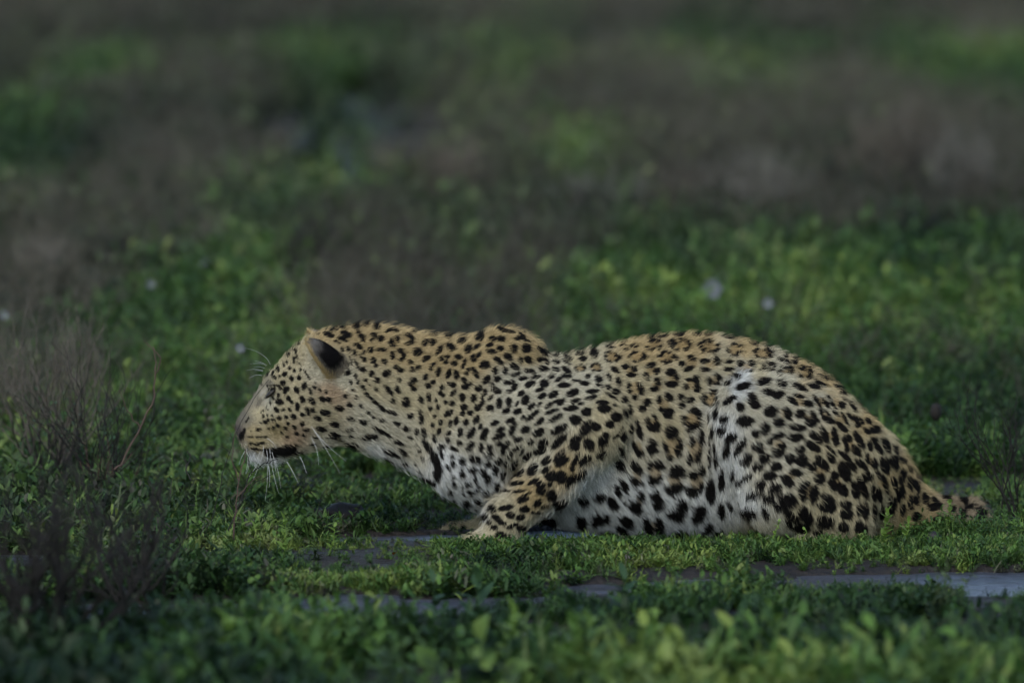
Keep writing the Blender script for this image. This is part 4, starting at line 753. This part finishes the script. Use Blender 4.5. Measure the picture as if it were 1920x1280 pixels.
# --- background brush: brown shrubs on the plain (base point in the photo, width, height in photo px, tint)
q_ = random.Random(5); kinds = []
for k in range(6):
    out = branches(q_, .5, 17, .0105, 3, 1.0, wig=.30, fork=(2, 3), rise=.14)
    sc = max(np.abs(np.concatenate([np.array(p) for _, p, _ in out])).max(0)[:2]); hz = max(np.array(p)[:, 2].max() for _, p, _ in out)
    kinds.append((join_paths([q for q in out if q[0] == 3], 4), join_paths([q for q in out if q[0] < 3], 3), sc, hz))
kind_me = {}
def bg_shrub(px, py, w, h, tint, label, k):
    loc = gp(px, py); s = (15 + loc[1]) / 15 / 1000; mat = {'d': M_DARK, 'b': M_BROWN, 'g': M_GREY, 'p': M_PALE}[tint]; (sv, tv, sx, sz) = kinds[k % 6]
    o = empty('dry_shrub', loc); o.scale = (w * s / 2 / sx, w * s / 2 / sx, h * s / sz); o.rotation_euler = (0, 0, k * 1.3)
    for nm, vf in (('stem', sv), ('twigs', tv)):
        key = (nm, k % 6, tint)
        if key not in kind_me:
            c = mesh_obj(nm, np.array(vf[0]), vf[1], mat, o); kind_me[key] = c.data
        else:
            c = bpy.data.objects.new(nm, kind_me[key]); COL.objects.link(c); c.parent = o
    tag(o, label, 'shrub', 'dry shrubs on the plain behind the leopard')
BG = [(70, 610, 190, 190, 'p', 'pale reddish dry shrub at the left edge behind the twiggy bush'), (215, 585, 260, 150, 'd', 'dark dry shrub above the white flowers on the left'), (395, 545, 260, 130, 'b', 'brown dry shrub between the dark shrub and the leopard\'s head'),
 (620, 590, 260, 170, 'd', 'dark twiggy shrub directly above the leopard\'s head'), (760, 600, 240, 170, 'd', 'dark twiggy shrub above the leopard\'s neck'), (860, 460, 190, 200, 'b', 'tall brown shrub with a dark base above the leopard\'s neck'), (780, 420, 230, 190, 'b', 'brown shrub just below the dark hollow'),
 (500, 345, 160, 110, 'b', 'small brown shrub left of the dark hollow'), (330, 410, 260, 150, 'b', 'wide brown shrub in the left half of the plain'), (480, 430, 200, 110, 'b', 'low brown shrub below the small brown shrub'), (985, 570, 150, 150, 'd', 'dark dry shrub above the leopard\'s shoulder blades'),
 (1120, 470, 240, 140, 'g', 'grey brown shrub above the dip in the leopard\'s back'), (1290, 480, 180, 190, 'b', 'upright brown shrub above the leopard\'s loin'), (1430, 490, 260, 210, 'g', 'broad grey shrub above the leopard\'s haunch'), (1560, 470, 200, 170, 'd', 'dark brown shrub between two broad grey shrubs'),
 (1670, 420, 280, 240, 'b', 'tallest purple brown shrub on the right of the plain'), (1830, 460, 260, 240, 'g', 'broad grey shrub near the right edge of the picture'), (1720, 520, 220, 120, 'd', 'low dark shrub in front of the tallest brown shrub'), (1090, 270, 200, 110, 'g', 'faint grey shrub right of the dark hollow'),
 (1330, 230, 180, 100, 'g', 'faint grey shrub high above the leopard\'s haunch'), (1560, 260, 240, 110, 'b', 'faint brown shrub behind the tallest brown shrub'), (1000, 340, 200, 120, 'b', 'brown shrub below and right of the dark hollow'), (420, 200, 220, 100, 'p', 'faint pale shrub high in the left half'),
 (160, 240, 240, 110, 'g', 'faint grey shrub at the upper left'), (800, 150, 260, 90, 'g', 'faint grey shrub at the top middle'), (1880, 130, 220, 90, 'p', 'faint pale shrub at the upper right corner'), (1180, 90, 240, 80, 'g', 'farthest grey shrub at the top right of middle'), (530, 80, 220, 80, 'p', 'farthest pale shrub at the top left of middle'),
 (1500, 100, 220, 80, 'g', 'farthest grey shrub at the top right'), (60, 110, 220, 90, 'd', 'farthest dark shrub at the upper left corner')]
for i, (px, py, w, h, t, lb) in enumerate(BG): bg_shrub(px, py, w, h, t, lb, i)
# --- twiggy bushes near the animal
def twig_leaves(out, n, seed):
    rnd = random.Random(seed); V, F = [], []
    for _ in range(n):
        p = rnd.choice(out)[1]; b = p[rnd.randint(1, len(p) - 1)]
        if b[2] > .20: continue
        a = rnd.uniform(0, 6.28); leaf(V, F, b, (math.cos(a), math.sin(a), rnd.uniform(-.2, .9)), (0, 0, 1), rnd.uniform(.008, .016), rnd.uniform(.0016, .003), .5, .3, 3)
    return V, F, M_SPRIG2
out = branches(random.Random(31), .34, 20, .0026, 3, .8, wig=.26, fork=(1, 3), rise=.16); shrub('twiggy_bush', gp(95, 925), out, 3, (M_DARK, M_BROWN), 'grey brown twiggy bush at the left edge level with the leopard', 'bush', leaves=twig_leaves(out, 420, 5))
out = branches(random.Random(33), .28, 14, .0020, 3, .95, wig=.3, fork=(1, 2), rise=.12); shrub('twiggy_bush', gp(190, 960), out, 3, (M_RED, M_DARK), 'reddish twiggy bush between the left edge and the leopard\'s muzzle', 'bush', leaves=twig_leaves(out, 260, 6))
out = branches(random.Random(37), .34, 12, .0060, 3, .7, wig=.3, fork=(1, 3), rise=.10); shrub('twiggy_bush', gp(100, 1262), out, 3, (M_DARK, M_DARK), 'dark blurred bush in the lower left foreground', 'bush')
out = branches(random.Random(38), .26, 10, .0048, 3, .8, wig=.3, fork=(1, 2), rise=.08); shrub('twiggy_bush', gp(250, 1180), out, 3, (M_DARK, M_DARK), 'dark blurred bush right of the lower left one', 'bush')
out = branches(random.Random(41), .27, 6, .0022, 3, .5, wig=.28, fork=(1, 3), rise=.14); shrub('twiggy_bush', gp(1900, 975), out, 3, (M_DARK, M_DARK), 'dark bare forking twigs behind the leopard\'s tail at the right edge', 'bush')
def twig(name, pts, y, r, mat, label, cat, subs=(), group=None):
    """a single bent twig through photo points at depth y; subs are side shoots"""
    P = np.array([at(a, b, y + (k * .012)) for k, (a, b) in enumerate(pts)]); b0 = P[0].copy(); b0[2] = float(height([b0[0]], [b0[1]])[0]); o = empty(name, b0)
    def ml(p):
        p = np.array(p); t = np.linspace(0, 1, len(p)); tt = np.linspace(0, 1, len(p) * 3); c = np.stack([spline(tt, t, p[:, k]) for k in range(3)], 1)
        c += np.random.RandomState(int(abs(p[0, 0]) * 1e4) % 999).normal(0, .0012, c.shape); return c - b0
    c = ml(P); v, f = tube(c, np.linspace(r, r * .5, len(c)), 5); mesh_obj('stem', v, f, mat, o)
    for sp in subs:
        c = ml([at(a, b, y + .006 * k) for k, (a, b) in enumerate(sp)]); v, f = tube(c, np.linspace(r * .65, r * .3, len(c)), 4); mesh_obj('side_shoot', v, f, mat, o)
    return tag(o, label, cat, group)
twig('bare_twig', [(436, 1010), (443, 950), (448, 900), (455, 870), (462, 842)], -.20, .0016, M_RED, 'thin reddish twig rising in front of the leopard\'s whiskers', 'twig', [[(448, 900), (435, 850), (441, 810), (436, 795)], [(445, 930), (470, 905), (490, 890)]])
twig('bare_twig', [(428, 1000), (462, 905), (480, 880), (500, 868), (520, 858)], -.17, .0014, M_DARK, 'dark forked twig crossing below the leopard\'s chin', 'twig', [[(470, 890), (466, 860), (464, 835)], [(445, 950), (480, 905), (505, 892), (530, 878)], [(440, 960), (420, 930), (405, 925)], [(500, 868), (508, 850), (515, 835)]])
twig('bare_twig', [(395, 985), (415, 900), (432, 840), (447, 800), (475, 752), (503, 712)], -.16, .0009, M_DARK, 'hair-thin dark twig crossing the leopard\'s nose', 'twig', [[(437, 822), (425, 805), (408, 800)], [(430, 845), (400, 830), (378, 838)]])
twig('bare_twig', [(215, 880), (235, 860), (262, 800), (285, 755), (292, 700), (288, 650)], .15, .0022, M_RED, 'tall curved reddish twig standing left of the leopard\'s face', 'twig', [[(292, 700), (300, 670), (270, 640)], [(262, 800), (240, 770), (225, 730)]])
twig('bare_twig', [(360, 900), (350, 880), (356, 862), (352, 845)], -.05, .0017, M_DARK, 'short dark twig between the pale sprigs left of the muzzle', 'twig', [[(352, 870), (340, 860), (330, 868)]])
twig('bare_twig', [(590, 985), (600, 940), (612, 915), (618, 900)], .02, .0009, M_DARK, 'fine dark twig under the leopard\'s throat', 'twig', [[(600, 945), (585, 925), (575, 920)], [(606, 930), (625, 920)]])
twig('fallen_stick', [(365, 1048), (400, 1068), (440, 1090), (482, 1108)], -.62, .0055, M_DARK, 'dark fallen stick lying in the weeds left of the channel', 'stick', [[(400, 1068), (430, 1070), (455, 1062)]])
twig('fallen_stick', [(640, 1010), (700, 1000), (760, 990), (800, 975)], .05, .0022, M_DARK, 'thin dark stick lying by the puddle before the forepaws', 'stick', [[(700, 1000), (720, 985), (745, 975)]])
def sprig(px, py, top, y_off, mat, label, w=.0045, L=.018, n=16, group=None, spread=1.0, name='sprig', cat='plant', rnd=None):
    """upright leafy shoot; base and top in photo px"""
    b = np.array(gp(px, py)); t = at(top[0], top[1], b[1] + y_off) - b; o = empty(name, b); rnd = rnd or random.Random(int(px * 7 + py)); path = [t * k / 6 + np.array([rnd.gauss(0, .002), rnd.gauss(0, .002), 0]) * (k > 0) for k in range(7)]
    v, f = tube(path, np.linspace(.0018, .0008, 7), 5); mesh_obj('stem', v, f, mat, o)
    for k in range(n):
        u = .12 + .88 * (k + .5) / n; a = k * 2.4; el = rnd.uniform(.3, .8) + .5 * (u > .9); V, F = [], []
        leaf(V, F, t * u, (math.cos(a) * math.cos(el) * spread, math.sin(a) * math.cos(el) * spread, math.sin(el)), (0, 0, 1), L * rnd.uniform(.7, 1.2) * (1.15 - .55 * u), w * (1.15 - .5 * u), rnd.uniform(.1, .7)); mesh_obj('leaf', V, F, mat, o)
    return tag(o, label, cat, group)
sprig(322, 985, (324, 846), 0, M_SPRIG, 'tall pale green sprig left of the leopard\'s chin', n=26, L=.014, w=.0028)
sprig(400, 985, (412, 885), 0, M_SPRIG, 'pale green sprig nearest the leopard\'s muzzle', n=20, L=.014, w=.003)
sprig(365, 990, (372, 905), 0, M_SPRIG, 'short pale sprig between the two pale green sprigs', n=16, L=.014, w=.003)
sprig(160, 960, (163, 900), 0, M_LIME, 'small yellow green sprig under the reddish bush', n=12, L=.012, w=.003)
sprig(535, 1060, (532, 965), 0, M_LIME, 'bright leafy shoot standing before the front puddle', n=14, L=.026, w=.0055)
sprig(620, 1050, (628, 985), 0, M_LIME, 'small bright shoot right of the bright leafy shoot', n=12, L=.022, w=.005)
sprig(1440, 1046, (1462, 975), 0, M_LIME, 'leaning lime shoot in front of the folded hind foot', n=12, L=.012, w=.0042)
sprig(1500, 1040, (1508, 990), 0, M_LIME, 'tiny lime shoot before the leopard\'s hock', n=7, L=.014, w=.004)
sprig(1655, 1040, (1665, 958), 0, M_LIME, 'leafy lime shoot in front of the leopard\'s rump', n=22, L=.022, w=.006)
sprig(1690, 1035, (1705, 975), 0, M_LIME, 'low leafy shoot between rump and tail', n=16, L=.02, w=.0055)
sprig(1775, 1020, (1782, 940), 0, M_LIME, 'leafy lime shoot standing in front of the tail', n=16, L=.02, w=.006)
sprig(890, 1190, (898, 1085), 0, M_SPRIG2, 'dark broad-leaved sprout at the near edge of the channel', n=8, L=.060, w=.012, name='sprout')
sprig(820, 1185, (812, 1085), 0, M_SPRIG2, 'dark sprout left of the broad-leaved sprout', n=7, L=.045, w=.009, name='sprout')
sprig(1165, 1165, (1172, 1080), 0, M_SPRIG2, 'dark pointed sprout at the near edge of the channel below the belly', n=7, L=.055, w=.010, name='sprout')
for px, py, lb in ((960, 1300, 'bright yellow green broad-leaved weed at the bottom middle'), (1100, 1310, 'bright broad-leaved weed at the bottom right of middle'), (1225, 1320, 'pale bright weed at the bottom under the belly'), (1445, 1300, 'light green broad-leaved weed at the bottom under the hind leg'), (420, 1310, 'bright green weed at the bottom left of middle'), (1215, 1300, 'yellowish weed beside the pale bright weed at the bottom')):
    sprig(px, py - 12, (px + 5, py - 150), 0, M_LIME, lb, n=13, L=.055, w=.016, name='broad_leaved_weed')
# --- white flowers, out of focus behind
def flower(px, py, y, r, label):
    c = at(px, py, y); b = np.array([c[0], c[1], float(height([c[0]], [c[1]])[0])]); o = empty('white_flower', b); c = c - b; rnd = random.Random(int(px))
    v, f = tube([np.zeros(3), c * .5 + np.array([.006, 0, 0]), c], [.0016, .0013, .001], 5); mesh_obj('stem', v, f, M_SPRIG2, o)
    for k in range(6):
        V, F = [], []; a = k * 1.047 + rnd.uniform(-.2, .2); leaf(V, F, c, (math.cos(a), -.5, math.sin(a)), (0, -1, 0), r, r * .42, .3, .1); mesh_obj('petal', V, F, M_WHITE, o)
    bl = blob('flower_centre', c + np.array([0, -.002, 0]), (r * .22, r * .18, r * .22), M_LIME, o, nu=10, nv=6)
    tag(o, label, 'flower', 'white flowers in the weeds')
flower(1335, 541, 3.4, .026, 'largest white flower above the leopard\'s back'); flower(1440, 568, 2.6, .014, 'small white flower right of the largest one'); flower(450, 652, 1.6, .011, 'small white flower beside the leopard\'s brow whiskers')
flower(283, 532, 3.4, .011, 'white flower on the left in front of the dark shrub'); flower(382, 492, 4.0, .011, 'topmost white flower on the left'); flower(8, 590, 2.2, .011, 'white flower at the very left edge')
# --- small odd things on the ground
def lump(name, px, py, r, mat, label, cat):
    b = np.array(gp(px, py)); V = []; F = []; nu, nv = 14, 9; s = int(px)
    for i in range(nv + 1):
        for j in range(nu):
            a = math.pi * i / nv; c = 2 * math.pi * j / nu; d = np.array([math.sin(a) * math.cos(c), math.sin(a) * math.sin(c), math.cos(a)]); k = .7 + .6 * float(vnoise(d[None] * 1.7 + s)[0]); V.append(d * r * k + np.array([0, 0, r[2] * .7]))
    for i in range(nv):
        for j in range(nu): F.append((i * nu + j, (i + 1) * nu + j, (i + 1) * nu + (j + 1) % nu, i * nu + (j + 1) % nu))
    o = mesh_obj(name, V, F, mat); o.location = b; tag(o, label, cat)
lump('mud_clod', 1752, 1030, np.array([.016, .014, .016]), M_CLOD, 'dark round clod in the grass below the tail', 'clod')
lump('mud_clod', 638, 985, np.array([.050, .06, .022]), M_DRYLEAF, 'brown mud clod behind the puddle under the throat', 'clod')
lump('mud_clod', 1415, 1195, np.array([.03, .04, .018]), M_CLOD, 'dark wet clod among the weeds below the channel', 'clod')
def fallen_leaf(px, py, L, W, mat, label, d=(1, .3, .2)):
    b = np.array(gp(px, py)) + np.array([0, 0, .02]); V, F = [], []; leaf(V, F, (0, 0, 0), d, (0, 0, 1), L, W, .5, .3); o = mesh_obj('fallen_leaf', V, F, mat); o.location = b; tag(o, label, 'leaf')
fallen_leaf(738, 1070, .012, .005, M_ORANGE, 'tiny orange petal lying in the grass below the forepaws', (.5, -.6, .6))
twig('dried_seed_head', [(1735, 830), (1745, 805), (1752, 785)], .9, .0012, M_DRYLEAF, 'dark dried seed head on a thin stalk behind the rump', 'plant')
_sh = bpy.data.objects['dried_seed_head']; _c = at(1755, 772, .9) - np.array(_sh.location); blob('seed_head', _c, (.012, .010, .018), M_DRYLEAF, _sh, nu=10, nv=8)
